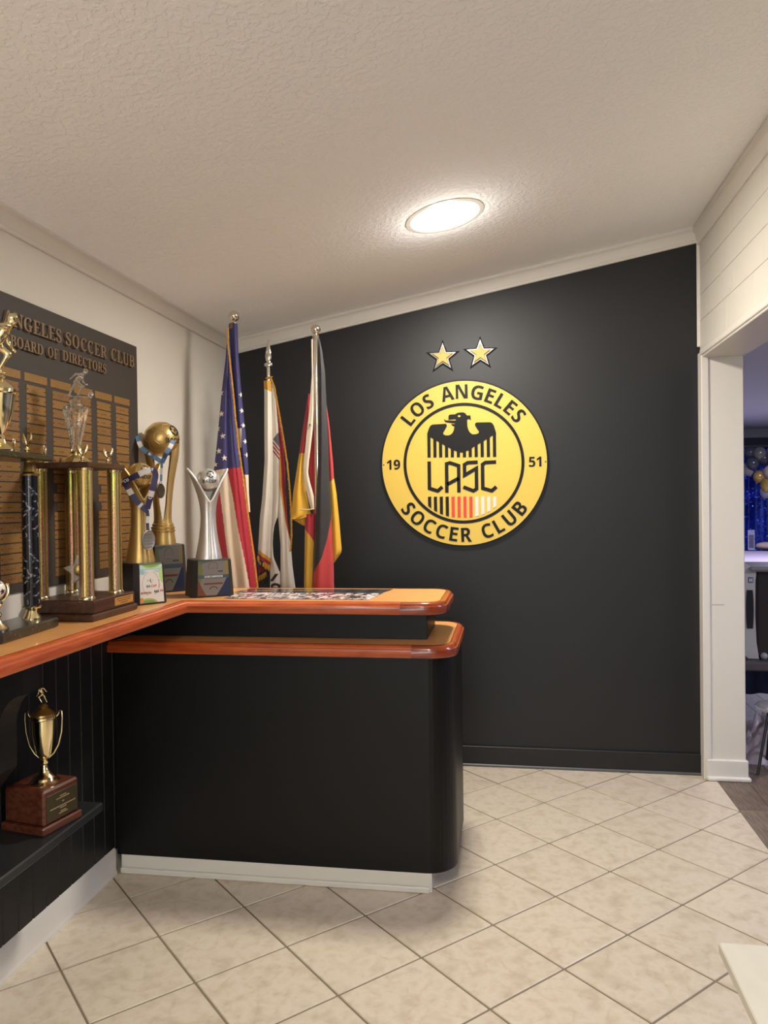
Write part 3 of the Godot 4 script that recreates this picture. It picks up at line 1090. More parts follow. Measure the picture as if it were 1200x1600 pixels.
func ball_seams() -> ArrayMesh:
	if seams: return seams
	var p := (1 + sqrt(5.0)) / 2
	var vs := []
	for v in [[0, 1, p], [0, -1, p], [0, 1, -p], [0, -1, -p], [1, p, 0], [-1, p, 0], [1, -p, 0], [-1, -p, 0], [p, 0, 1], [-p, 0, 1], [p, 0, -1], [-p, 0, -1]]:
		vs.append(Vector3(v[0], v[1], v[2]))
	var sh := Shape.new()
	var line := func(a: Vector3, b: Vector3):
		var path := []
		for k in 5: path.append(a.lerp(b, k / 4.0).normalized() * 1.0)
		sh.tube(path, 0.02, 4)
	for i in 12:
		var near := []
		for j in 12:
			if i != j and vs[i].distance_to(vs[j]) < 2.1: near.append(j)
		for j in near:
			if j > i: line.call(vs[i].lerp(vs[j], 1 / 3.0), vs[i].lerp(vs[j], 2 / 3.0))
			for k in near:
				if k > j and vs[j].distance_to(vs[k]) < 2.1: line.call(vs[i].lerp(vs[j], 1 / 3.0), vs[i].lerp(vs[k], 1 / 3.0))
	seams = sh.done()
	return seams

func trophy_ball(t: Node3D, at: Vector3, r: float, m: Material, turn: Vector3, print_tilt := 0.0):
	var b := part("ball", Shape.new().ball(Vector3.ZERO, Vector3.ONE * r, 36), m, t, at)
	var sm := part("seams", ball_seams(), m, b, Vector3.ZERO, turn)
	sm.scale = Vector3.ONE * r * 0.997
	# BACUP and a small ball printed on the front
	var f := font("Droid Sans", true)
	var h := r * 0.28
	var words := "BACUP"
	var ang := -0.62
	for ch in words:
		var t2 := text_mesh(ch, f, h, 0.0008)
		var wd := char_width(ch, f, h) * 1.02
		ang += wd / r / 2
		var q := Basis(Vector3.UP, ang + print_tilt) * Basis(Vector3.RIGHT, 0.12)
		var o := MeshInstance3D.new()
		o.name = "letter"
		o.mesh = t2
		o.material_override = null
		o.set_surface_override_material(0, M.print_black)
		b.add_child(o, true)
		o.basis = q
		o.position = q * Vector3(0, 0, r * 1.0)
		centre_text(o, t2)
		ang += wd / r / 2
	var icon := Shape.new()
	icon.xf = Transform3D(Basis(Vector3.UP, 0.12 + print_tilt) * Basis(Vector3.RIGHT, -0.5), Vector3.ZERO)
	icon.ring(r * 0.29, r * 0.33, r * 0.955, r * 1.0, 24)
	for k in 6:
		var c := Vector2.ZERO if k == 0 else Vector2(cos(TAU * k / 5 + 0.3), sin(TAU * k / 5 + 0.3)) * r * 0.23
		var pent := PackedVector2Array()
		for q in 5: pent.append(c + Vector2(cos(TAU * q / 5 + k), sin(TAU * q / 5 + k)) * r * (0.10 if k == 0 else 0.075))
		icon.extrude(pent, r * 0.95, r * (1.006 if k == 0 else 0.985))
	part("ball_emblem", icon, M.print_black, b)

func print_image(kind: int) -> ImageTexture:
	var im := Image.create(120, 168, false, Image.FORMAT_RGB8)
	for y in 168:
		for x in 120:
			var u := (x + 0.5) / 120
			var v := (y + 0.5) / 168
			var c := rgb(206, 199, 188)
			var d := Vector2((u - 0.48) * 0.86, v - 0.50).length()
			if kind == 0:
				if v < 0.235 + 0.03 * sin(u * 6): c = rgb(142, 178, 180)
				if v < 0.11: c = rgb(176, 198, 190)
				if Vector2((u - 0.52) / 0.42, (v + 0.02) / 0.115).length() < 1: c = rgb(150, 178, 70)
				if Vector2((u - 0.52) / 0.34, (v + 0.02) / 0.08).length() < 1: c = rgb(120, 156, 60)
				if Vector2((u - 1.0) / 0.16, (v - 0.28) / 0.22).length() < 1: c = rgb(168, 196, 116)
				if d < 0.36: c = rgb(208, 199, 186)
				if absf(d - 0.315) < 0.006 and absf(v - 0.5) < 0.3: c = rgb(150, 118, 84)
				if absf(d - 0.30) < 0.007 and u > 0.6 and v > 0.4 and v < 0.62: c = rgb(178, 84, 66)
				if Vector2((u - 0.32) / 0.42, (v - 1.02) / 0.145).length() < 1: c = rgb(152, 170, 90)
				if Vector2((u - 0.34) / 0.32, (v - 1.02) / 0.10).length() < 1: c = rgb(110, 140, 62)
				if u < 0.14 and v > 0.86: c = rgb(196, 138, 62)
				for q in [[0.47, 0.43, 0.03], [0.36, 0.415, 0.02], [0.47, 0.385, 0.02], [0.52, 0.475, 0.018], [0.58, 0.42, 0.014]]:
					if Vector2((u - q[0]) * 0.86, v - q[1]).length() < q[2] * 0.8: c = rgb(34, 32, 34)
			else:
				c = rgb(186, 172, 156)
				if u < 0.16 - 0.2 * absf(v - 0.3): c = rgb(158, 166, 72)
				if v < 0.10 - u * 0.2: c = rgb(118, 150, 130)
				if u > 0.88 and v < 0.42: c = rgb(214, 176, 84)
				if u < 0.26 - (1.0 - v) * 0.55 and v > 0.55: c = rgb(196, 92, 44)
				if u > 0.80 + 0.6 * maxf(0.0, 0.72 - v) - 0.35 * maxf(0.0, v - 0.72) * 2.2 and v > 0.48: c = rgb(58, 80, 132)
				if v > 0.405 and v < 0.50: c = rgb(104, 128, 142)
				if v > 0.635 and v < 0.685 and u > 0.2 and u < 0.8: c = rgb(170, 86, 60)
				d = Vector2((u - 0.5) * 0.86, v - 0.17).length()
				if absf(d - 0.135) < 0.007 and v < 0.24: c = rgb(132, 116, 98)
				d = Vector2((u - 0.5) * 0.86, v - 0.86).length()
				if absf(d - 0.11) < 0.009 and v < 0.82: c = rgb(48, 44, 40)
			var grey := c.get_luminance()
			c = c.lerp(Color(grey, grey, grey), 0.15 if kind == 0 else 0.3)
			if kind > 0: c = c.darkened(0.38 if kind == 1 else 0.5)
			im.set_pixel(x, y, c)
	return ImageTexture.create_from_image(im)

func printed_base(t: Node3D, h: float, w: float, d: float, kind: int) -> void:
	var rings := []
	for k in [[0.0, 1.0], [0.008, 1.0], [h - 0.004, 0.905], [h, 0.88]]:
		var s: float = k[1]
		var x := w / 2 * s
		var z := d / 2 * s
		var c := 0.016
		rings.append([Vector3(x, k[0], -z + c), Vector3(x - c, k[0], -z), Vector3(-x + c, k[0], -z), Vector3(-x, k[0], -z + c), Vector3(-x, k[0], z - c), Vector3(-x + c, k[0], z), Vector3(x - c, k[0], z), Vector3(x, k[0], z - c)])
	part("base", Shape.new().loft(rings, true, -1), M.base_black, t)
	var m := paint(Color.WHITE, 0.3)
	m.albedo_texture = print_image(kind)
	var tilt := rad_to_deg(atan(d / 2 * 0.095 / h))
	var pw := (w - 0.034) * 0.95
	var ph := h - 0.012
	var plate := Shape.new()
	plate.s.set_smooth_group(-1)
	var x := pw / 2
	var xt := pw / 2 * 0.93
	plate.quad(Vector3(-x, -ph / 2, 0.001), Vector3(x, -ph / 2, 0.001), Vector3(xt, ph / 2, 0.001), Vector3(-xt, ph / 2, 0.001), Vector2(0, 1), Vector2(1, 1), Vector2(1, 0), Vector2(0, 0))
	plate.face([Vector3(-x, -ph / 2, 0), Vector3(-x, -ph / 2, 0.001), Vector3(-xt, ph / 2, 0.001), Vector3(-xt, ph / 2, 0)], Vector3.ZERO)
	plate.face([Vector3(x, -ph / 2, 0), Vector3(x, -ph / 2, 0.001), Vector3(xt, ph / 2, 0.001), Vector3(xt, ph / 2, 0)], Vector3.ZERO)
	plate.face([Vector3(-xt, ph / 2, 0), Vector3(xt, ph / 2, 0), Vector3(xt, ph / 2, 0.001), Vector3(-xt, ph / 2, 0.001)], Vector3.ZERO)
	plate.face([Vector3(-x, -ph / 2, 0), Vector3(x, -ph / 2, 0), Vector3(x, -ph / 2, 0.001), Vector3(-x, -ph / 2, 0.001)], Vector3.ZERO)
	var p := part("printed_plate", plate, m, t, Vector3(0, h / 2 + 0.001, d / 2 * 0.955 + 0.0012), Vector3(-tilt, 0, 0), "colour printed plate")
	var f := font("Droid Sans", true)
	var dark := paint(rgb(52, 48, 46), 0.5)
	var lines := []
	if kind == 0:
		lines = [["SUBCAMPEON", 0.0, 0.155, 0.0085, rgb(220, 226, 220)], ["BA", -0.135, 0.565, 0.012, rgb(70, 98, 112)], ["CUP", 0.085, 0.565, 0.012, rgb(196, 80, 60)], ["RIVIERA", -0.235, 0.735, 0.0105, rgb(150, 72, 52)], ["MA", 0.20, 0.715, 0.0125, rgb(44, 34, 44)], ["YA", 0.405, 0.705, 0.0115, rgb(176, 44, 44)]]
	else:
		lines = [["BACUP", 0.0, 0.205, 0.006, rgb(112, 98, 86)], ["NOW", 0.22, 0.305, 0.0058, rgb(48, 42, 40)], ["SUBCAMPEON", 0.0, 0.452, 0.0078, rgb(196, 200, 194)], ["SUB14", 0.22, 0.565, 0.0042, rgb(52, 46, 42)]]
		if kind == 2: lines = [["BACUP", 0.0, 0.245, 0.008, rgb(112, 98, 86)], ["NOW", 0.24, 0.33, 0.008, rgb(30, 26, 26)]]
		lines = lines.filter(func(q): return q[0] != "SUB14")
	for q in lines:
		var t2 := text_mesh(q[0], f, q[3] * pw / 0.128, 0.0005)
		var o := part("lettering", t2, paint(q[4], 0.45), p, Vector3(q[1] * pw, (0.5 - q[2]) * ph, 0.0013))
		centre_text(o, t2)

# a flat strap along points, each strap length in its own colour, with its own thickness
func strap(pts: Array, wide: float, tints: Array, z_of: float, turns := []) -> Shape:
	var sh := Shape.new()
	var c := Curve3D.new()
	for p in pts: c.add_point(at_z(p[0], p[1], z_of + p[2]))
	for i in range(1, pts.size() - 1):
		var d := (c.get_point_position(i + 1) - c.get_point_position(i - 1)) / 6
		c.set_point_in(i, -d)
		c.set_point_out(i, d)
	c.bake_interval = 0.002
	var n := int(c.get_baked_length() / 0.0025)
	var prev := []
	for i in n + 1:
		var t := float(i) / n
		var p := c.sample_baked(t * c.get_baked_length(), true)
		var q := c.sample_baked(minf(1.0, t + 0.01) * c.get_baked_length(), true)
		if i == n: q = p + (p - c.sample_baked((t - 0.01) * c.get_baked_length(), true))
		var dir := (q - p).normalized()
		var face_ := (EYE - p).normalized()
		var side := dir.cross(face_).normalized() * wide / 2
		var out := side.cross(dir).normalized() * 0.0008
		var ring := [p - side - out, p - side + out, p + side + out, p + side - out]
		if prev:
			sh.s.set_smooth_group(-1)
			sh.color = tints[mini(int(t * tints.size()), tints.size() - 1)]
			for k in 4: sh.face([prev[k], prev[(k + 1) % 4], ring[(k + 1) % 4], ring[k]], p - dir * 0.001)
		prev = ring
	return sh

func tinted(rough: float) -> StandardMaterial3D:
	var m := paint(Color.WHITE, rough)
	m.vertex_color_use_as_albedo = true
	return m

func lin(r: int, g: int, b: int) -> Color:
	return rgb(r, g, b).srgb_to_linear()

func medal(called_label: String, front: Array, left: Array, tail: Array, disc: Array, z: float, wide: float, tints: Array, word: Array, metal: Material, rx: float, ry: float):
	var o := thing("medal", called_label, "medal", at_z(disc[0], disc[1], z + disc[2]), 0.0, "medals hung on the gold cups")
	var off := -o.position
	var m := tinted(0.55)
	part("ribbon", strap(front, wide, tints, z), m, o, off)
	part("ribbon", strap(left, wide, tints, z), m, o, off)
	part("ribbon", strap(tail, wide * 0.55, [tints[0], lin(215, 210, 205), tints[0]], z), m, o, off)
	var turn := rad_to_deg(acos(clampf(rx / ry, 0, 1)))
	var d := part("disc", Shape.new().lathe([Vector2(0, -0.002), Vector2(ry * 0.94, -0.002), Vector2(ry, -0.001), Vector2(ry, 0.001), Vector2(ry * 0.94, 0.002), Vector2(ry * 0.9, 0.0012), Vector2(0, 0.0012)], 36), metal, o)
	d.basis = Basis(Vector3.UP, deg_to_rad(turn + 12)) * Basis(Vector3.RIGHT, PI / 2)
	var rows := Shape.new()
	for k in 5:
		var y := (k - 2) * ry * 0.34
		var w := sqrt(maxf(0.0, 1 - pow(y / ry * 1.1, 2))) * ry * 1.4
		rows.box(Vector3(0, 0.0016, y), Vector3(w, 0.0008, ry * 0.14), 0.0002)
	part("relief", rows, metal, d)
	part("loop", Shape.new().tube([Vector3(-0.006, 0, 0), Vector3(-0.004, 0.006, 0), Vector3(0.004, 0.006, 0), Vector3(0.006, 0, 0)], 0.0012, 6), metal, o, Vector3(0, ry, 0))
	var f := font("Droid Sans", true)
	for q in word:
		var t := text_mesh(q[0], f, wide * 0.52, 0.0006)
		var p := at_z(q[1], q[2], z + q[3])
		var w := part("lettering", t, paint(rgb(228, 226, 222), 0.5), o)
		w.basis = Basis(Vector3.UP, atan2(EYE.x - p.x, EYE.z - p.z)) * Basis(Vector3.BACK, deg_to_rad(q[4])) * Basis(Vector3.RIGHT, 0)
		w.position = p + off
		centre_text(w, t)

func build_cups():
	var H := 1.067
	# silver one, nearest the bar
	var base_y := 0.147
	var rx := [[0.0, 0.0527], [0.03, 0.0475], [0.08, 0.0385], [0.13, 0.0325], [0.175, 0.0305], [0.22, 0.0345], [0.26, 0.044], [0.30, 0.0575], [0.33, 0.070], [0.36, 0.083]]
	var rz := [[0.0, 0.050], [0.03, 0.045], [0.08, 0.0365], [0.13, 0.031], [0.175, 0.0295], [0.22, 0.0335], [0.26, 0.042], [0.30, 0.050], [0.33, 0.054], [0.36, 0.056]]
	var rim := func(th: float) -> float: return 0.226 + 0.134 * (0.25 * absf(sin(th)) + 0.75 * pow(absf(sin(th)), 3.0))
	var vase := notched_vase(rx, rz, rim, 0.005, 0.09).done()
	var edge := Shape.new()
	for side in [1.0, -1.0]:
		var path := []
		for k in 33:
			var th := lerpf(-PI / 2, PI / 2, k / 32.0) + (0.0 if side > 0 else PI)
			var y: float = rim.call(th)
			path.append(Vector3(sin(th) * (curve(rx, y) - 0.0025), y, cos(th) * (curve(rz, y) - 0.0025)))
		edge.tube(path, 0.0042, 8)
	var rim_mesh := edge.done()
	var flute := Shape.new()
	for s in [-1.0, 1.0]:
		var path := []
		for k in 12:
			var y := lerpf(0.222, 0.0, k / 11.0)
			var th: float = s * lerpf(0.10, 0.22, pow(k / 11.0, 2.0))
			path.append(Vector3(sin(th) * curve(rx, y), y, cos(th) * curve(rz, y)) * Vector3(0.995, 1, 0.995))
		flute.tube(path, 0.0018, 6)
	var flute_mesh := flute.done()
	var specs := [["silver ball cup trophy with open notched vase, beside the draped striped flag", Vector3(-1.187, H, -2.952), 36.0, 1.0, M.silver_satin, M.silver_rim, 1],
		["shorter gold ball cup trophy with navy ribbon and medal, in front", Vector3(-1.362, H, -2.716), 54.0, 1.03, M.gold_satin, M.gold_satin, 0]]
	for q in specs:
		var t := thing("ball_cup", q[0], "trophy", q[1], q[2], "ball cup trophies on the counter")
		printed_base(t, base_y * q[3], 0.135 if q[6] == 0 else 0.168, 0.168 if q[6] == 0 else 0.142, q[6])
		var k: float = q[3]
		var up := Vector3(0, base_y * k, 0)
		for o in [part("vase", vase, q[4], t, up), part("vase_rim", rim_mesh, q[5], t, up), part("flute", flute_mesh, q[5], t, up)]: o.scale = Vector3.ONE * k
		trophy_ball(t, up + Vector3(0, 0.315 * k, 0.006), 0.0465 * k, q[4], Vector3(20, 15, 0), -0.1)
	# tall gold one behind, two arms that hold a larger ball
	var rx2 := [[0.0, 0.053], [0.04, 0.048], [0.055, 0.046], [0.066, 0.046], [0.10, 0.037], [0.15, 0.0375], [0.21, 0.042], [0.27, 0.050], [0.33, 0.061], [0.38, 0.070], [0.44, 0.074]]
	var rz2 := [[0.0, 0.053], [0.04, 0.048], [0.055, 0.046], [0.066, 0.046], [0.10, 0.037], [0.15, 0.034], [0.21, 0.032], [0.27, 0.032], [0.33, 0.034], [0.38, 0.037], [0.44, 0.038]]
	var rim2 := func(th: float) -> float:
		var s := absf(sin(th))
		return 0.098 + (0.075 * pow(s / 0.45, 1.5) if s < 0.45 else 0.075 + 0.275 * clampf((s - 0.45) / 0.17, 0, 1))
	var at := at_y(249, 923.2, H)
	var t := thing("ball_cup", "tall gold trophy with two arms lifting a large ball, light blue ribbon", "trophy", Vector3(maxf(at.x, LEFT + 0.09), H, at.z), 44, "ball cup trophies on the counter")
	printed_base(t, 0.198, 0.165, 0.14, 2)
	var up := Vector3(0, 0.198, 0)
	part("arms", notched_vase(rx2, rz2, rim2, 0.012, 0.0, 180), M.gold_satin, t, up, Vector3(0, -19, 0))
	part("ring_collar", Shape.new().lathe([Vector2(0.0455, 0.052), Vector2(0.050, 0.054), Vector2(0.050, 0.060), Vector2(0.0465, 0.062), Vector2(0.0465, 0.066), Vector2(0.049, 0.068), Vector2(0.049, 0.074), Vector2(0.0425, 0.077), Vector2(0.0425, 0.080), Vector2(0.045, 0.082), Vector2(0.044, 0.087), Vector2(0.038, 0.090)], 40, 1, 1, 0.4), M.gold_satin, t, up)
	trophy_ball(t, up + Vector3(0, 0.445, 0), 0.0735, M.gold_satin, Vector3(35, 20, 10), 0.5)
	# medals on ribbons hung over the two gold cups
	var navy := lin(44, 42, 82)
	var white := lin(214, 206, 200)
	var z1 := -2.712
	medal("grey medal on navy ribbon hung over the shorter gold cup", [[193, 753, 0.07], [207, 746, 0.075], [224, 738, 0.07], [238, 734, 0.055], [243, 742, 0.05], [240, 757, 0.062], [236, 773, 0.062], [230, 795, 0.055]],
		[[193, 753, 0.07], [199, 761, 0.07], [209, 778, 0.065], [220, 790, 0.058], [230, 798, 0.052]], [[230, 797, 0.047], [231, 807, 0.045], [230.5, 818, 0.046], [231, 828, 0.048]], [232, 844, 0.058], z1, 0.021,
		[navy, navy, navy, white, white, navy, navy, navy, navy, white, navy, navy], [["CUP", 199, 750, 0.0765, 24], ["BACUP", 230, 736, 0.067, 18], ["CUP", 236, 774, 0.066, 68]], paint(rgb(150, 148, 142), 0.4, 0.8), 0.0155, 0.0365)
	var sky := lin(92, 128, 164)
	var z2: float = at.z
	medal("dark medal on light blue ribbon hung under the large gold ball", [[271, 688, 0.06], [266.5, 697.5, 0.085], [260.5, 707, 0.095], [256.8, 715.5, 0.09], [253, 723, 0.08]],
		[[214.5, 681, 0.06], [219.3, 696, 0.09], [227, 704.5, 0.10], [237.3, 712, 0.10], [247, 718, 0.09], [252.6, 722.5, 0.08]], [[252.6, 722, 0.08], [252.6, 729, 0.075], [252, 740, 0.07], [251.5, 752, 0.068]], [251, 767, 0.066], z2, 0.018,
		[sky, white, sky, lin(60, 84, 112), sky], [["BA", 235, 710, 0.102, -33]], paint(rgb(82, 74, 62), 0.45, 0.7), 0.0105, 0.031)
# ---------------------------------------------------------------- flags on poles behind the bar
func row_at(rows: Array, y: float) -> Vector2:
	for i in rows.size() - 1:
		if y <= rows[i + 1][0]:
			var t: float = (y - rows[i][0]) / maxf(rows[i + 1][0] - rows[i][0], 0.001)
			t = clampf(t, 0, 1)
			return Vector2(lerpf(rows[i][1], rows[i + 1][1], t), lerpf(rows[i][2], rows[i + 1][2], t))
	return Vector2(rows[-1][1], rows[-1][2])

# one hanging fold of cloth between a left and a right edge: a closed, rounded body with a rippled front
func fold(parent: Node3D, called: String, rows: Array, z0: float, bulge: float, colour, waves := 2.0, phase := 0.0, label := ""):
	var y0: float = rows[0][0]
	var y1: float = rows[-1][0]
	var n := maxi(6, int((y1 - y0) / 5.0))
	var m := 14
	var toward := Vector3(0.25, 0, 1).normalized()
	var rings := []
	for i in n + 1:
		var v := float(i) / n
		var py := lerpf(y0, y1, v)
		var e := row_at(rows, py)
		var a := at_z(e.x, py, z0)
		var b := at_z(e.y, py, z0)
		var w := a.distance_to(b)
		var ring := []
		for k in m + 1:
			var u := float(k) / m
			var out := minf(bulge, w * 0.5) * pow(maxf(sin(PI * u), 0.0), 0.7) * (0.75 + 0.25 * cos(TAU * (u * waves + phase + v * 0.35)))
			ring.append(a.lerp(b, u) + toward * out)
		for k in range(m - 1, 0, -1):
			var u := float(k) / m
			ring.append(a.lerp(b, u) - toward * minf(bulge, w * 0.5) * 0.6 * pow(sin(PI * u), 0.7))
		rings.append(ring)
	var sh := Shape.new()
	sh.group(1)
	var size: int = rings[0].size()
	var uv := func(i: int, k: int) -> Vector2:
		var u := float(k) / m if k <= m else float(2 * m - k) / m
		return Vector2(clampf(u, 0.005, 0.995), clampf(float(i) / n, 0.003, 0.997))
	for i in n:
		for k in size:
			var k2 := (k + 1) % size
			sh.quad(rings[i + 1][k], rings[i + 1][k2], rings[i][k2], rings[i][k], uv.call(i + 1, k), uv.call(i + 1, k2), uv.call(i, k2), uv.call(i, k))
	var mat: StandardMaterial3D
	if colour is Callable:
		var tw := 72
		var th := clampi(int((y1 - y0) * 1.6), 32, 700)
		var im := Image.create(tw, th, false, Image.FORMAT_RGB8)
		for ty in th:
			var py := lerpf(y0, y1, (ty + 0.5) / th)
			var e := row_at(rows, py)
			for tx in tw:
				im.set_pixel(tx, ty, colour.call(lerpf(e.x, e.y, (tx + 0.5) / tw), py))
		mat = paint(Color.WHITE, 0.62)
		mat.albedo_texture = ImageTexture.create_from_image(im)
	else:
		mat = paint(colour, 0.62)
	mat.rim_enabled = true
	mat.rim = 0.15
	mat.rim_tint = 0.6
	part(called, sh, mat, parent, -parent.position, Vector3.ZERO, label)

# gold fringe: a great many short threads along a line
func fringe(parent: Node3D, pts: Array, z: float, long: float, across: float, seed_: int, down := false):
	var rng := RandomNumberGenerator.new()
	rng.seed = seed_
	var sh := Shape.new()
	for i in pts.size() - 1:
		var a := at_z(pts[i][0], pts[i][1], z)
		var b := at_z(pts[i + 1][0], pts[i + 1][1], z)
		var n := int(a.distance_to(b) / across) + 1
		for k in n:
			var p := a.lerp(b, float(k) / n) + Vector3(rng.randf_range(-1, 1), 0, rng.randf_range(-1, 1)) * 0.0015
			var d := (b - a).normalized()
			var side := Vector3(-d.y, d.x, 0)
			if down: side = Vector3.DOWN
			elif side.x > 0: side = -side
			var q := p + (side * (0.5 if not down else 1.0) + (d * 0.75 if not down else Vector3.ZERO) + Vector3(rng.randf_range(-0.15, 0.15), 0, rng.randf_range(-0.2, 0.4))) * long
			sh.tube([p, p.lerp(q, 0.5) + Vector3(0, 0, 0.002), q], [0.0016, 0.0019, 0.0012], 4)
	tag(part("fringe", sh, paint(rgb(206, 152, 48), 0.55), parent, -parent.position), "gold thread fringe", "", "", "stuff")

func pole_on(parent: Node3D, top: Vector3, r: float, m: Material, tip: String, ball_r: float):
	var p := parent.position
	var h := top.y - p.y
	part("pole", Shape.new().lathe([Vector2(0, 0.02), Vector2(r * 1.05, 0.02), Vector2(r, h), Vector2(0, h)], 20), m, parent)
	part("stand", Shape.new().lathe([Vector2(0, 0), Vector2(0.07, 0), Vector2(0.07, 0.015), Vector2(0.062, 0.03), Vector2(0.04, 0.05), Vector2(0.03, 0.12), Vector2(r * 1.1, 0.125)], 32, 1, 1, 0.4), M.gold_old, parent)
	if tip == "ball":
		part("finial", Shape.new().lathe([Vector2(r, 0), Vector2(r * 1.15, 0.0), Vector2(r * 1.15, 0.006), Vector2(r * 0.55, 0.010), Vector2(r * 0.5, 0.018), Vector2(0.0, 0.018)], 20).ball(Vector3(0, 0.014 + ball_r, 0), Vector3.ONE * ball_r, 28), M.chrome, parent, Vector3(0, h, 0), Vector3.ZERO, "polished ball finial")
	else:
		part("finial", Shape.new().lathe([Vector2(r, 0), Vector2(0.019, 0.004), Vector2(0.021, 0.011), Vector2(0.019, 0.018), Vector2(0.010, 0.022), Vector2(0.009, 0.028), Vector2(0.013, 0.032), Vector2(0.016, 0.05), Vector2(0.014, 0.07), Vector2(0.006, 0.115), Vector2(0.0, 0.135)], 20, 1.0, 0.55), M.chrome, parent, Vector3(0, h, 0), Vector3.ZERO, "polished spear finial")

func in_star(dx: float, dy: float, r: float, turn := 0.0) -> bool:
	var d := Vector2(dx, dy).length()
	if d > r: return false
	if d < r * 0.38: return true
	var a := fposmod(atan2(dx, -dy) + turn, TAU / 5)
	a = minf(a, TAU / 5 - a)
	var tip := Vector2(r, 0)
	var dent := Vector2(cos(PI / 5), sin(PI / 5)) * r * 0.38
	var p := Vector2(cos(a), sin(a)) * d
	return (dent - tip).cross(p - tip) > 0

func line_x(pts: Array, y: float) -> float:
	for i in pts.size() - 1:
		if y <= pts[i + 1][1] or i == pts.size() - 2:
			return lerpf(pts[i][0], pts[i + 1][0], (y - pts[i][1]) / (pts[i + 1][1] - pts[i][1]))
	return pts[-1][0]

func build_flags():
	# --- blue, red and white flag with stars
	var z := -3.5
	var top := at_z(364.5, 506, z)
	var f := thing("draped_flag", "draped flag with white stars on blue, red and white stripes, gold fringe", "flag", Vector3(top.x, 0, z - 0.012), 0, "flags behind the bar")
	pole_on(f, top, 0.011, M.chrome, "ball", 0.0255)
	var blue := rgb(50, 47, 98)
	var red := rgb(176, 36, 52)
	var cream := rgb(226, 205, 178)
	var stars_l := [[345.5, 614], [346.5, 647], [340, 670], [348.8, 682], [342.5, 705], [351.7, 716], [336.4, 726]]
	var stars_r := [[377.5, 617], [378.6, 642], [381, 665], [384, 690], [386.5, 711]]
	var left := func(px: float, py: float) -> Color:
		if py < 734.5 - (px - 340) * 0.12:
			for s in stars_l:
				if in_star(px - s[0], py - s[1], 5.4, 0.1): return rgb(232, 214, 190)
			return blue
		var x1 := line_x([[356, 735], [365.4, 779], [373, 825], [382.5, 871], [391, 917], [396, 960]], py)
		var x0 := line_x([[338, 735], [343.8, 766], [349.7, 812], [356, 864], [364, 917], [368, 960]], py)
		if px > x1: return red
		if px > x0: return cream
		return red if px > x0 - 15 else cream
	var right := func(px: float, py: float) -> Color:
		if px > 371 and px < 378 and py > 670 and py < 700: return cream
		if py > 742: return cream
		for s in stars_r:
			if in_star(px - s[0], py - s[1], 4.6, 0.3): return rgb(236, 226, 206)
		return blue
	fold(f, "flag_cloth", [[506, 357.5, 371], [518, 357.5, 371.5], [560, 361, 373], [610, 364, 377], [660, 367, 382], [700, 372, 386], [730, 377, 388], [770, 383, 389], [800, 387, 391]], z + 0.004, 0.03, right, 1.0, 0.2)
	fold(f, "flag_cloth", [[528, 354.5, 358], [560, 352.5, 361], [610, 346.5, 365], [660, 342, 369], [700, 338, 374], [735, 334, 380], [780, 335, 386], [830, 338, 393], [870, 343, 399], [917, 350, 404], [990, 356, 410]], z + 0.016, 0.034, left, 2.6, 0.0)
	fringe(f, [[357, 512], [357, 535], [360, 565], [365, 610], [369, 655], [374, 700], [379, 735], [385, 780], [392, 830], [398, 875], [403, 917], [407, 960]], z + 0.042, 0.011, 0.0016, 4)
	part("tassel_cap", Shape.new().tube([Vector3(0, 0.002, 0.0), Vector3(0, -0.024, 0.0)], [0.0165, 0.018], 16), M.gold_old, f, top - f.position)
	# --- white flag with trim of gold, red and black
	z = -3.62
	top = at_z(418.6, 573, z)
	f = thing("draped_flag", "draped white flag with spear tip and gold, red and black trim", "flag", Vector3(top.x, 0, z - 0.01), 0, "flags behind the bar")
	pole_on(f, top, 0.0085, M.chrome, "spear", 0.0)
	var white := rgb(226, 217, 200)
	var black := rgb(30, 29, 30)
	var gold := rgb(204, 150, 48)
	var dark_red := rgb(150, 30, 46)
	var trim_a := func(px: float, py: float) -> Color:
		var s := py - (858 + (px - 403) * 0.72)
		if py < 612 and py - (608 + (px - 414) * 0.5) < 0: return gold
		if s < 0: return white
		if s < 6: return gold
		if s < 13: return dark_red
		return black
	fold(f, "flag_cloth", [[595, 412, 423.5], [612, 413, 424.5], [668, 413, 426], [720, 413.4, 427], [779, 409.5, 427], [809, 406, 425.6], [845, 404, 424], [862, 403, 423.5], [886, 402.5, 422.6]], z + 0.02, 0.03, trim_a, 1.4, 0.3)
	fringe(f, [[402.5, 868], [409, 874], [416, 880], [422.5, 884]], z + 0.034, 0.028, 0.002, 8, true)
	var mid := func(px: float, py: float) -> Color:
		# a corner of stars and stripes sewn on the white
		var t := py - (686 - (px - 427) * 1.25)
		if px > 426.5 and t > 0 and py < 722:
			if py - (687 + (px - 427) * 1.3) < 0: return rgb(52, 54, 66) if (int(px * 1.1) + int(py * 1.1)) % 3 else rgb(160, 158, 156)
			var s := py - (687 + (px - 427) * 1.3)
			if s < 22: return [rgb(226, 217, 204), dark_red][int(s / 3.2) % 2]
		# part of a large black letter near the foot
		if py > 896:
			if absf((px - 424) - (908 - py) * 0.75) < 2.6 and py < 908: return black
			var d := Vector2((px - 430.5) / 1.15, py - 918).length()
			if absf(d - 5.6) < 1.8 or (absf(py - 918) < 1.4 and d < 6): return black
		return white
	fold(f, "flag_cloth", [[606, 424, 428], [623, 425, 431], [668, 425, 435], [700, 426, 437], [720, 426, 437], [779, 426, 436], [808, 425, 434], [820, 424.6, 429], [832, 424, 427], [851, 423, 426], [871, 422.6, 427.5], [884, 422, 433], [895, 422, 438], [917, 423, 438], [985, 424, 441]], z + 0.005, 0.02, mid, 1.0, 0.1)
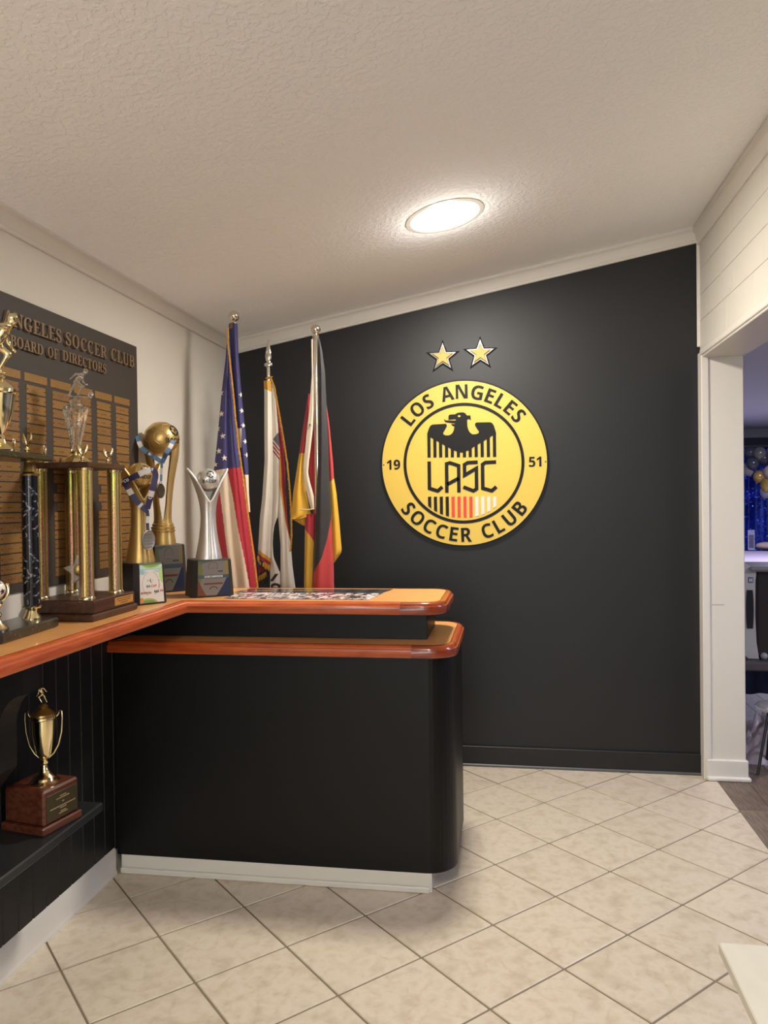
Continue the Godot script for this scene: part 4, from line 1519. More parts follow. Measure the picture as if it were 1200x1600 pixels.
	var right_c := func(px: float, py: float) -> Color:
		var x := line_x([[429, 640], [435.7, 733], [437, 760], [446, 815], [453, 845], [457, 870]], py)
		if px < x or py > 850: return white
		var s := px - x
		var k := clampf((860 - py) / 120, 0.15, 1.0)
		if s < 4.0 * k: return gold
		if s < 10.0 * k: return dark_red
		return black
	fold(f, "flag_cloth", [[600, 424, 428], [640, 428, 435], [668, 431, 438.5], [700, 433, 444], [720, 434, 448], [772, 434, 453], [805, 434, 454.5], [832, 436.5, 455], [851, 438, 454.5], [884, 438.2, 457], [917, 438, 461.4], [985, 438, 468]], z - 0.008, 0.026, right_c, 2.0, 0.4)
	fringe(f, [[414, 592], [424, 590], [430, 606], [436, 640], [441, 668], [446, 700], [450, 725], [454.5, 775], [456, 805], [456.5, 835], [455, 860]], z + 0.008, 0.011, 0.0017, 9)
	var corner := func(px: float, py: float) -> Color:
		var s := py - (893 - (px - 403) * 0.55)
		return dark_red if s < 4 else black
	fold(f, "flag_cloth", [[884, 404, 420], [893, 404, 421.5], [905, 404.5, 418], [912, 405, 416]], z - 0.03, 0.012, corner, 1.0, 0.0)
	fringe(f, [[404.5, 900], [410, 897], [416, 893]], z - 0.014, 0.026, 0.002, 10, true)
	# --- black, red and gold flag
	z = -3.5
	top = at_z(493.6, 527, z)
	f = thing("draped_flag", "draped black, red and gold flag on a thick chrome pole with ball", "flag", Vector3(top.x, 0, z), 0, "flags behind the bar")
	pole_on(f, top, 0.0155, M.chrome, "ball", 0.0225)
	var g_red := rgb(176, 52, 50)
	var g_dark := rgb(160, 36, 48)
	var g_gold := rgb(206, 158, 42)
	var g_black := rgb(38, 37, 37)
	fold(f, "flag_cloth", [[528, 497.5, 499], [548, 497.5, 503.6], [582, 497.5, 508], [637, 497, 510.5], [692, 496.5, 513], [720, 496, 513.6], [753, 494.5, 515], [799, 493, 517.5], [830, 492, 518.5], [860, 491, 520], [877, 490.4, 521.3], [917, 489, 522], [985, 488, 523]], z + 0.012, 0.034, func(px: float, py: float) -> Color:
		var x := line_x([[517.2, 800], [517, 812], [510.4, 844.7], [502.5, 871], [489, 896], [480, 912]], py)
		return g_red if py > 800 and px > x else g_black, 1.0, 0.6)
	fold(f, "flag_cloth", [[630, 508, 510], [665, 509, 514.8], [720, 510, 520.2], [747, 511, 522], [772, 512, 526], [812, 514, 530], [862, 516, 534.2], [870, 517, 529], [879, 519, 522.5]], z - 0.012, 0.022, func(px: float, py: float) -> Color:
		return g_red if py < 753 - (px - 515) * 0.78 else g_gold, 1.0, 0.1)
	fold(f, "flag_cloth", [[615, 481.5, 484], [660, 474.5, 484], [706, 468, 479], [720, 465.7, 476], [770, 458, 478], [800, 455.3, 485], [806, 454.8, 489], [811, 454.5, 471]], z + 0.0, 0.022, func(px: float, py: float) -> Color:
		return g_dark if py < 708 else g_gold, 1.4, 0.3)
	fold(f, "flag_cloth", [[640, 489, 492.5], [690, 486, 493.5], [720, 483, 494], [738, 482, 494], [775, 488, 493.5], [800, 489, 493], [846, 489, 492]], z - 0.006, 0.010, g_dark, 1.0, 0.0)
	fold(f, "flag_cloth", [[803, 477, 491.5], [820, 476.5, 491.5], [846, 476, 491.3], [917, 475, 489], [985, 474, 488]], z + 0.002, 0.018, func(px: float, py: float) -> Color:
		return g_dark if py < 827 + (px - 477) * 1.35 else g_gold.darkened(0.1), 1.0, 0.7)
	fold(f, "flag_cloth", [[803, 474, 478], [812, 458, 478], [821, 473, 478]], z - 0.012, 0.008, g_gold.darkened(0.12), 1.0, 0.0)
	fold(f, "header_tape", [[530, 486.3, 488.8], [560, 486.6, 489], [588, 487, 489.4], [600, 486, 489.8], [640, 483, 490], [668, 479.5, 489], [700, 476.5, 485.5], [720, 474.6, 483], [738, 473.6, 481.5], [752, 475, 484], [775, 480, 490.5], [796, 486, 491.5]], z + 0.02, 0.006, rgb(206, 190, 166), 1.0, 0.0, "cream canvas header tape")
	part("cord", Shape.new().tube([at_z(467.5, 796, z + 0.03), at_z(480, 796.5, z + 0.034), at_z(491, 795, z + 0.034)], 0.0025, 6), paint(rgb(206, 190, 150), 0.6), f, -f.position)
	part("grommet", Shape.new().lathe([Vector2(0.002, 0), Vector2(0.006, 0), Vector2(0.006, 0.002), Vector2(0.002, 0.003)], 16), M.gold_old, f, at_z(484.6, 664, z + 0.0275) - f.position, Vector3(90, 0, 0))
# ---------------------------------------------------------------- prints on the bar, table by the camera, things in the hall
func build_small():
	var H := 1.067
	# photographs laid on the upper counter
	var rng := RandomNumberGenerator.new()
	rng.seed = 21
	var im := Image.create(256, 96, false, Image.FORMAT_RGB8)
	im.fill(rgb(206, 198, 196))
	for k in 420:
		var c: Color = [rgb(46, 40, 46), rgb(196, 150, 130), rgb(226, 206, 196), rgb(120, 70, 66), rgb(84, 78, 92), rgb(232, 226, 224), rgb(60, 48, 46)][rng.randi() % 7]
		im.fill_rect(Rect2i(rng.randi_range(0, 252), rng.randi_range(0, 92), rng.randi_range(4, 12), rng.randi_range(5, 14)), c)
	for x in range(0, 256, 32): im.fill_rect(Rect2i(x, 0, 2, 96), rgb(90, 84, 88))
	for y in [0, 46, 94]: im.fill_rect(Rect2i(0, y, 256, 2), rgb(90, 84, 88))
	var m := paint(Color.WHITE, 0.22)
	m.albedo_texture = ImageTexture.create_from_image(im)
	var a := Vector2(-1.10, -2.835)
	var sheet := func(called: String, label: String, plan: PackedVector2Array, mat: Material, y: float):
		var c := Vector2.ZERO
		for p in plan: c += p / plan.size()
		var o := thing(called, label, "photo print", Vector3(c.x, H, c.y))
		var sh := Shape.new()
		sh.s.set_smooth_group(-1)
		var p3 := []
		for p in plan: p3.append(Vector3(p.x - c.x, y + 0.0012, p.y - c.y))
		sh.quad(p3[0], p3[1], p3[2], p3[3], Vector2(0, 1), Vector2(1, 1), Vector2(1, 0), Vector2(0, 0))
		for k in 4:
			var q: Vector3 = p3[k]
			var r: Vector3 = p3[(k + 1) % 4]
			var dn := Vector3(0, -0.0011, 0)
			sh.quad(q + dn, r + dn, r, q)
		sh.quad(p3[3] + Vector3(0, -0.0011, 0), p3[2] + Vector3(0, -0.0011, 0), p3[1] + Vector3(0, -0.0011, 0), p3[0] + Vector3(0, -0.0011, 0))
		part("sheet", sh, mat, o)
		return o
	sheet.call("photo_collage", "sheet of team photographs lying along the front of the upper counter", PackedVector2Array([Vector2(-1.085, -2.845), Vector2(-0.515, -2.835), Vector2(-0.495, -3.045), Vector2(-1.10, -3.045)]), m, 0.0)
	var im2 := Image.create(256, 64, false, Image.FORMAT_RGB8)
	im2.fill(rgb(60, 60, 62))
	for k in 5:
		im2.fill_rect(Rect2i(168 + k * 18, 10, 15, 44), rgb(48, 52, 54) if k % 2 else rgb(70, 74, 76))
	for x in 256:
		for y in 64:
			if Vector2((x - 110) / 30.0, (y - 30) / 16.0).length() < 1: im2.set_pixel(x, y, rgb(120, 104, 70))
			if Vector2((x - 40) / 22.0, (y - 34) / 14.0).length() < 1: im2.set_pixel(x, y, rgb(132, 116, 108))
	var m2 := paint(Color.WHITE, 0.12)
	m2.albedo_texture = ImageTexture.create_from_image(im2)
	sheet.call("dark_print", "long dark glossy print lying behind the sheet of team photographs", PackedVector2Array([Vector2(-1.12, -3.055), Vector2(-0.50, -3.055), Vector2(-0.475, -3.185), Vector2(-1.09, -3.185)]), m2, 0.0)
	# white table beside the photographer
	var c := at_y(1122.5, 1471.5, 0.74)
	var t := thing("white_table", "white table top entering the picture at the lower right corner", "table", Vector3(c.x + 0.28, 0, c.z + 0.38), 0)
	part("tabletop", Shape.new().box(Vector3(0, 0.731, 0), Vector3(0.56, 0.018, 0.76), 0.002), textured(noise_tex(0.006, [[0.0, rgb(196, 191, 176)], [0.5, rgb(208, 204, 190)], [1.0, rgb(202, 197, 182)]], 50), Vector3.ONE * 1.5, 0.4), t)
	for sx in [-1, 1]:
		for sz in [-1, 1]:
			part("leg", Shape.new().box(Vector3(sx * 0.2, 0.361, sz * 0.3), Vector3(0.04, 0.722, 0.04), 0.004), M.white_trim, t)

func build_hall():
	# sequin curtain with balloons along its top
	var z := -11.2
	var cu := Shape.new()
	cu.group(1)
	var rows := []
	for i in 2:
		var r := []
		for k in 121:
			var x := 2.4 + k * 0.02
			r.append(Vector3(x - 3.6, [0.25, 2.1][i], 0.05 * sin(k * 0.42) + 0.025 * sin(k * 1.1 + 1)))
		rows.append(r)
	for k in 120:
		cu.quad(rows[0][k], rows[0][k + 1], rows[1][k + 1], rows[1][k])
	for k in 120:
		cu.quad(rows[0][k + 1] - Vector3(0, 0, 0.01), rows[0][k] - Vector3(0, 0, 0.01), rows[1][k] - Vector3(0, 0, 0.01), rows[1][k + 1] - Vector3(0, 0, 0.01))
	var seq := textured(noise_tex(0.2, [[0.0, rgb(18, 26, 92)], [0.5, rgb(38, 56, 160)], [0.8, rgb(62, 88, 205)], [1.0, rgb(130, 160, 240)]], 61, FastNoiseLite.TYPE_CELLULAR, 1), Vector3.ONE * 3.0, 0.3, 0.5)
	var ct := thing("sequin_curtain", "blue sequin curtain hanging at the far end of the hall", "curtain", Vector3(3.6, 0, z))
	part("cloth", cu, seq, ct)
	part("rail", slab(-1.3, 1.3, 2.1, 2.14, -0.03, 0.03, 0.004), M.base_black, ct)
	var mm := MultiMesh.new()
	mm.transform_format = MultiMesh.TRANSFORM_3D
	mm.mesh = Shape.new().ring(0.0, 0.011, -0.0008, 0.0008, 6).done()
	mm.mesh.surface_set_material(0, paint(rgb(96, 130, 250), 0.12, 0.9))
	mm.instance_count = 2600
	var rng := RandomNumberGenerator.new()
	rng.seed = 8
	for k in 2600:
		var x := rng.randf_range(0.0, 120.0)
		var b := Basis(Vector3.UP, rng.randf_range(-0.8, 0.8)) * Basis(Vector3.RIGHT, rng.randf_range(-0.8, 0.8))
		mm.set_instance_transform(k, Transform3D(b, Vector3(2.4 + x * 0.02 - 3.6, rng.randf_range(0.5, 2.05), 0.05 * sin(x * 0.42) + 0.025 * sin(x * 1.1 + 1) + 0.008)))
	var sq := MultiMeshInstance3D.new()
	sq.name = "sequins"
	sq.multimesh = mm
	ct.add_child(sq)
	tag(sq, "", "", "", "stuff")
	var vl := thing("black_valance", "black cloth band above the blue curtain", "valance", Vector3(3.6, 2.14, z - 0.15))
	var vs := Shape.new()
	vs.box(Vector3(0, -0.10, 0), Vector3(2.6, 0.42, 0.04), 0.01)
	part("cloth", vs, paint(rgb(46, 47, 54), 0.8), vl)
	var bl := [[1167.5, 733, 9.5, rgb(150, 146, 140)], [1186.5, 744, 9.0, rgb(190, 156, 84)], [1200, 757, 10.5, rgb(190, 158, 70)], [1198, 768, 9.5, rgb(172, 172, 190)], [1176, 724, 9.0, rgb(52, 54, 60)], [1194, 716, 10.0, rgb(56, 58, 62)], [1187, 708, 9.0, rgb(88, 84, 76)], [1204, 738, 10.0, rgb(120, 106, 92)], [1172, 707, 9.0, rgb(58, 62, 70)]]
	var what := ["pale grey balloon beside the door jamb, above the blue curtain", "gold balloon over the middle of the blue curtain", "brass gold balloon at the picture's right edge", "pale silver balloon just below the brass gold one", "black balloon right of the pale grey one", "upper black balloon near the right edge", "brown grey balloon highest on the arch", "tan balloon above the brass gold one", "dark blue grey balloon at the top by the jamb"]
	for k in bl.size():
		var q: Array = bl[k]
		var p := at_z(q[0], q[1], z + [0.3, 0.3, 0.75, 0.3, 0.75, 0.3, 0.75, 1.2, 0.3][k])
		var r: float = q[2] / FOCAL * 10.6
		var b := thing("balloon", what[k], "balloon", p, 0, "balloons above the blue curtain")
		b.rotation_degrees = Vector3(20 * sin(k), 40 * k, 25 * cos(k * 2.0))
		part("skin", Shape.new().lathe([Vector2(0, r), Vector2(r * 0.38, r * 0.93), Vector2(r * 0.72, r * 0.70), Vector2(r * 0.94, r * 0.34), Vector2(r, 0), Vector2(r * 0.93, -r * 0.4), Vector2(r * 0.7, -r * 0.8), Vector2(r * 0.35, -r * 1.08), Vector2(r * 0.06, -r * 1.2)], 24, 1, 1, 3.0), paint(q[3], 0.2, 0.4 if k in [1, 2] else 0.0), b)
		part("knot", Shape.new().lathe([Vector2(r * 0.05, -r * 1.19), Vector2(r * 0.12, -r * 1.29), Vector2(0, -r * 1.26)], 12), paint(q[3], 0.3), b)
	# cloth-covered table
	var tc := thing("banquet_table", "table under a pale pink cloth in front of the blue curtain", "table", Vector3(3.15, 0, -9.7), -12)
	var cloth := Shape.new()
	cloth.group(1)
	var rings := []
	for q in [[0.74, 1.0], [0.735, 1.012], [0.5, 1.03], [0.2, 1.06]]:
		var ring := []
		for k in 80:
			var a := TAU * k / 80
			var s := 1.0 / maxf(absf(cos(a)), absf(sin(a)))
			var w: float = q[1] + (0.03 * sin(k * 1.7) if q[0] < 0.6 else 0.0)
			ring.append(Vector3(cos(a) * s * 0.95 * w, q[0], -sin(a) * s * 0.8 * w))
		rings.append(ring)
	rings.reverse()
	cloth.loft(rings)
	part("tablecloth", cloth, paint(rgb(196, 178, 192), 0.7), tc)
	for sx in [-1, 1]:
		for sz in [-1, 1]: part("leg", Shape.new().box(Vector3(sx * 0.8, 0.1, sz * 0.65), Vector3(0.04, 0.2, 0.04), 0.004), M.base_black, tc)
	var p := at_y(1174, 859, 0.741)
	var stand := thing("sign_holder", "clear acrylic holder standing on the pale pink table", "holder", p)
	var ac := paint(Color(0.92, 0.92, 1.0, 0.25), 0.1)
	ac.transparency = BaseMaterial3D.TRANSPARENCY_ALPHA
	part("frame", Shape.new().box(Vector3(0, 0.13, 0), Vector3(0.085, 0.26, 0.006), 0.001), ac, stand)
	part("foot", Shape.new().box(Vector3(0, 0.004, 0.02), Vector3(0.085, 0.008, 0.08), 0.001), ac, stand)
	part("card", Shape.new().box(Vector3(0, 0.11, 0.004), Vector3(0.06, 0.17, 0.002)), paint(rgb(90, 84, 104), 0.6), stand)
	p = at_y(1197, 859, 0.741)
	var nb := thing("napkin_bundle", "beige bundle lying on the pale pink table behind the holder", "bundle", p)
	part("cloth", Shape.new().ball(Vector3(0, 0.05, 0), Vector3(0.13, 0.052, 0.09), 20), paint(rgb(186, 160, 146), 0.7), nb)
	# grey and black cabinet on a low trolley
	var zc := -5.0
	var left := at_z(1160.5, 950, zc)
	var edge := at_z(1181, 950, zc)
	var y1 := at_z(1178, 887, zc).y
	var y0 := at_z(1178, 1029, zc).y
	var cab := thing("speaker_cabinet", "grey and black plastic cabinet with dark oval window beyond the jamb", "cabinet", Vector3(edge.x, y0, zc))
	var h := y1 - y0
	var w := edge.x - left.x
	part("body", Shape.new().box(Vector3(0.17, h / 2, -0.16), Vector3(0.34, h * 0.97, 0.34), 0.015), paint(rgb(44, 40, 38), 0.25), cab)
	var pan := PackedVector2Array([Vector2(-w, 0.02), Vector2(-w * 0.7, 0.0), Vector2(0.01, 0.0), Vector2(-0.004, 0.1), Vector2(-0.012, h * 0.5), Vector2(-0.008, h * 0.86), Vector2(0.0, h), Vector2(-0.03, h * 1.015), Vector2(-w, h * 1.06)])
	part("front_panel", Shape.new().extrude(pan, -0.02, 0.03, 0.006), paint(rgb(176, 172, 162), 0.4), cab, Vector3.ZERO, Vector3.ZERO, "grey plastic front")
	var oval := PackedVector2Array()
	for k in 28:
		var a := TAU * k / 28
		oval.append(Vector2(-w * 0.58 + cos(a) * 0.022, h * 0.55 + clampf(sin(a) * 1.6, -1, 1) * h * 0.21))
	part("window", Shape.new().extrude(oval, 0.02, 0.034, 0.002), paint(rgb(40, 42, 38), 0.12), cab, Vector3.ZERO, Vector3.ZERO, "dark oval window")
	part("badge", Shape.new().box(Vector3(-w * 0.5, h * 0.87, 0.031), Vector3(0.028, 0.034, 0.004), 0.001), paint(rgb(60, 54, 110), 0.3), cab)
	part("badge_letter", Shape.new().box(Vector3(-w * 0.5 - 0.006, h * 0.87, 0.0335), Vector3(0.006, 0.024, 0.002)).box(Vector3(-w * 0.5 + 0.006, h * 0.87, 0.0335), Vector3(0.006, 0.024, 0.002)).box(Vector3(-w * 0.5, h * 0.87, 0.0335), Vector3(0.008, 0.006, 0.002)), M.badge_white, cab)
	part("top_cover", Shape.new().box(Vector3(0.15, h * 0.99, -0.14), Vector3(0.40, 0.03, 0.40), 0.012), paint(rgb(128, 126, 120), 0.35), cab)
	part("castor", Shape.new().ball(Vector3(0.04, 0.02, 0.02), Vector3(0.022, 0.022, 0.022), 14), paint(rgb(150, 148, 142), 0.3), cab)
	var tr := thing("low_trolley", "dark grey low trolley under the plastic cabinet", "trolley", Vector3(edge.x + 0.16, 0, zc - 0.14))
	part("deck", Shape.new().box(Vector3(0, y0 - 0.03, 0), Vector3(0.62, 0.055, 0.5), 0.01), paint(rgb(78, 74, 72), 0.4), tr)
	for sx in [-1, 1]:
		for sz in [-1, 1]: part("leg", Shape.new().box(Vector3(sx * 0.28, (y0 - 0.05) / 2, sz * 0.22), Vector3(0.03, y0 - 0.05, 0.03), 0.003), paint(rgb(60, 58, 58), 0.4), tr)
	var cl := thing("blue_cloth", "dark blue cloth hanging under the low trolley", "cloth", Vector3(edge.x + 0.16, 0, zc - 0.3))
	var cs := Shape.new()
	cs.group(1)
	for k in 30:
		var xa := -0.27 + k * 0.018
		var f := func(x: float) -> float: return 0.02 * sin(x * 40)
		cs.quad(Vector3(xa, 0.16, f.call(xa)), Vector3(xa + 0.018, 0.16, f.call(xa + 0.018)), Vector3(xa + 0.018, y0 - 0.06, f.call(xa + 0.018)), Vector3(xa, y0 - 0.06, f.call(xa)))
		cs.quad(Vector3(xa + 0.018, 0.16, f.call(xa + 0.018) - 0.006), Vector3(xa, 0.16, f.call(xa) - 0.006), Vector3(xa, y0 - 0.06, f.call(xa) - 0.006), Vector3(xa + 0.018, y0 - 0.06, f.call(xa + 0.018) - 0.006))
	part("cloth", cs, paint(rgb(24, 30, 70), 0.7), cl)
	# folded grey plastic sheet and a round stool
	var hp := FastNoiseLite.new()
	hp.seed = 3
	hp.frequency = 2.2
	var sh := Shape.new()
	sh.group(1)
	var gx := 28
	var pt := func(i: int, k: int) -> Vector3:
		var u := float(i) / gx
		var v := float(k) / gx
		var e := sin(PI * u) * sin(PI * v)
		return Vector3((u - 0.5) * 0.5, 0.005 + pow(maxf(e, 0.0), 0.6) * (0.16 + 0.16 * hp.get_noise_2d(u * 3, v * 3)), (v - 0.5) * 0.5)
	for i in gx:
		for k in gx: sh.quad(pt.call(i, k + 1), pt.call(i + 1, k + 1), pt.call(i + 1, k), pt.call(i, k))
	for i in gx:
		for k in gx:
			var d := Vector3(0, -0.004, 0)
			sh.quad(pt.call(i, k) + d, pt.call(i + 1, k) + d, pt.call(i + 1, k + 1) + d, pt.call(i, k + 1) + d)
	var ps := at_y(1186, 1150, 0.0)
	var sheet := thing("plastic_sheet", "rumpled grey plastic sheet heaped on the hall floor", "plastic sheet", Vector3(ps.x + 0.02, 0, ps.z + 0.29), 0)
	part("sheeting", sh, paint(rgb(150, 138, 138), 0.35), sheet)
	var sp := at_z(1210, 1101, -4.28)
	var so := thing("stool", "round grey padded stool with chrome rim beyond the jamb", "stool", Vector3(sp.x, 0, sp.z))
	part("seat", Shape.new().lathe([Vector2(0, sp.y + 0.012), Vector2(0.06, sp.y + 0.01), Vector2(0.085, sp.y), Vector2(0.09, sp.y - 0.01)], 32, 1, 1, 2.0), paint(rgb(150, 148, 140), 0.35), so)
	part("rim", Shape.new().lathe([Vector2(0.088, sp.y - 0.008), Vector2(0.094, sp.y - 0.012), Vector2(0.092, sp.y - 0.024), Vector2(0.0, sp.y - 0.03)], 32), M.chrome, so)
	for k in 3:
		var a := TAU * k / 3 + 0.5
		part("leg", Shape.new().tube([Vector3(cos(a) * 0.04, sp.y - 0.025, sin(a) * 0.04), Vector3(cos(a) * 0.12, 0.0, sin(a) * 0.12)], 0.008, 8), paint(rgb(40, 38, 38), 0.3), so)
# ---------------------------------------------------------------- trophies
# a footballer bent over the ball, facing +x, feet at the origin
func footballer(h: float, upright := 0.0) -> Shape:
	var v := func(x: float, y: float, z := 0.0) -> Vector3:
		return Vector3(x * lerpf(1.0, 0.75, upright), y, z) * h
	var head: Vector3 = v.call(0.33, 0.92)
	var neck: Vector3 = v.call(0.25, 0.80)
	var chest: Vector3 = v.call(0.15, 0.70)
	var hip: Vector3 = v.call(0.0, 0.50)
	var bones := [
		[head, head + v.call(0.012, -0.035), 0.088 * h, 0.07 * h], [head, head + v.call(0.095, -0.02), 0.02 * h, 0.016 * h],
		[neck, head, 0.042 * h, 0.04 * h], [neck, chest, 0.065 * h, 0.10 * h], [chest, hip, 0.095 * h, 0.085 * h],
		[v.call(0.2, 0.77, -0.1), v.call(0.2, 0.77, 0.1), 0.055 * h, 0.055 * h],
		[v.call(0.2, 0.77, 0.11), v.call(0.0, 0.76, 0.22), 0.042 * h, 0.034 * h], [v.call(0.0, 0.76, 0.22), v.call(-0.16, 0.6, 0.2), 0.032 * h, 0.024 * h], [v.call(-0.16, 0.6, 0.2), v.call(-0.21, 0.56, 0.2), 0.03 * h, 0.02 * h],
		[v.call(0.2, 0.77, -0.11), v.call(0.24, 0.56, -0.2), 0.042 * h, 0.034 * h], [v.call(0.24, 0.56, -0.2), v.call(0.34, 0.44, -0.16), 0.032 * h, 0.024 * h], [v.call(0.34, 0.44, -0.16), v.call(0.38, 0.41, -0.15), 0.03 * h, 0.02 * h],
		[hip + v.call(0, 0, 0.07), v.call(-0.1, 0.3, 0.09), 0.075 * h, 0.05 * h], [v.call(-0.1, 0.3, 0.09), v.call(-0.24, 0.03, 0.09), 0.05 * h, 0.028 * h], [v.call(-0.25, 0.025, 0.09), v.call(-0.15, 0.02, 0.09), 0.028 * h, 0.022 * h],
		[hip + v.call(0, 0, -0.07), v.call(0.24, 0.36, -0.08), 0.075 * h, 0.05 * h], [v.call(0.24, 0.36, -0.08), v.call(0.05, 0.08, -0.08), 0.048 * h, 0.028 * h], [v.call(0.04, 0.06, -0.08), v.call(0.16, 0.05, -0.08), 0.028 * h, 0.022 * h],
	]
	return grown(bones, h / 42.0, 0.03 * h)

# a pair of small wings on a stem, as stand at the corners of trophy tiers
func wings(parent: Node3D, at: Vector3, h: float, turn: float, m: Material):
	var sh := Shape.new()
	sh.lathe([Vector2(0.0, 0), Vector2(0.22 * h, 0), Vector2(0.2 * h, 0.06 * h), Vector2(0.07 * h, 0.12 * h), Vector2(0.13 * h, 0.22 * h), Vector2(0.12 * h, 0.3 * h), Vector2(0.05 * h, 0.36 * h), Vector2(0.09 * h, 0.44 * h), Vector2(0.0, 0.48 * h)], 14)
	for s in [-1.0, 1.0]:
		var rings := []
		for k in 8:
			var t := k / 7.0
			var c := Vector3(s * h * (0.04 + 0.3 * pow(t, 0.8) - 0.1 * t * t * t), h * (0.42 + 0.6 * t), 0)
			var w := h * 0.13 * sin(PI * minf(0.12 + t * 0.88, 1.0)) + 0.002 * h
			var ring := []
			for q in 8:
				var a := TAU * q / 8
				ring.append(c + Vector3(cos(a) * w, 0, -sin(a) * w * 0.42))
			rings.append(ring)
		sh.loft(rings)
	part("winged_finial", sh, m, parent, at, Vector3(0, turn, 0))

func soccer_ball(parent: Node3D, at: Vector3, r: float, m1: Material, m2: Material):
	var b := part("ball", Shape.new().ball(Vector3.ZERO, Vector3.ONE * r, 24), m1, parent, at)
	var p := (1 + sqrt(5.0)) / 2
	var dark := Shape.new()
	for v in [[0, 1, p], [0, -1, p], [0, 1, -p], [0, -1, -p], [1, p, 0], [-1, p, 0], [1, -p, 0], [-1, -p, 0], [p, 0, 1], [-p, 0, 1], [p, 0, -1], [-p, 0, -1]]:
		var n := Vector3(v[0], v[1], v[2]).normalized()
		n = n.rotated(Vector3(1, 0.4, 0).normalized(), 0.5)
		var side := n.cross(Vector3.UP if absf(n.y) < 0.9 else Vector3.RIGHT).normalized()
		var up := side.cross(n)
		var c := n * r * 1.012
		for k in 5:
			var a := (n * 0.95 + (side * cos(TAU * k / 5) + up * sin(TAU * k / 5)) * 0.31).normalized() * r * 1.008
			var d := (n * 0.95 + (side * cos(TAU * (k + 1) / 5) + up * sin(TAU * (k + 1) / 5)) * 0.31).normalized() * r * 1.008
			dark.face([c, a, d], Vector3.ZERO)
	part("panels", dark, m2, b)

func vein_marble(seed_: int) -> StandardMaterial3D:
	var n := FastNoiseLite.new()
	n.noise_type = FastNoiseLite.TYPE_SIMPLEX_SMOOTH
	n.fractal_type = FastNoiseLite.FRACTAL_RIDGED
	n.fractal_octaves = 4
	n.frequency = 0.007
	n.seed = seed_
	var t := NoiseTexture2D.new()
	t.width = 512
	t.height = 512
	t.seamless = true
	t.noise = n
	var g := Gradient.new()
	g.offsets = PackedFloat32Array([0.0, 0.62, 0.72, 0.82, 1.0])
	g.colors = PackedColorArray([rgb(14, 14, 15), rgb(20, 20, 22), rgb(40, 42, 46), rgb(126, 130, 138), rgb(170, 172, 178)])
	t.color_ramp = g
	var m := textured(t, Vector3.ONE * 5.0, 0.16, 0.0, false)
	return m

# gold prism film: strips of glitter with a rainbow grain
func prism_film() -> StandardMaterial3D:
	var im := Image.create(256, 512, true, Image.FORMAT_RGB8)
	var rng := RandomNumberGenerator.new()
	rng.seed = 77
	for x in 256:
		var strip := (x / 11) % 5
		for y in 512:
			var n := rng.randf()
			var down := clampf((y - 171.0) / 171.0, 0.0, 1.0)
			var c := Color(0.60, 0.49, 0.25) * (0.85 + 0.25 * n)
			if strip == 1:
				c = Color(0.86, 0.80, 0.48).lerp(Color(0.72, 0.62, 0.38), n)
				if n > 0.8: c = c.darkened(0.4)
			elif strip == 2:
				var hue := lerpf(0.20, 0.02, clampf(down * 2.2, 0, 1)) + (n - 0.5) * 0.05
				c = Color.from_hsv(fposmod(hue, 1.0), lerpf(0.62, 0.28, down), 0.9)
				if rng.randf() > 0.72: c = c.darkened(0.5)
			elif strip == 3:
				c = Color(0.92, 0.84, 0.60) * (0.9 + 0.12 * n)
			elif strip == 4:
				c = Color(0.88, 0.76, 0.50) * (0.85 + 0.2 * n)
			if x % 11 < 1: c = c.darkened(0.6)
			im.set_pixel(x, y, c)
	im.generate_mipmaps()
	var m := paint(Color.WHITE, 0.3, 0.85)
	m.albedo_texture = ImageTexture.create_from_image(im)
	return m

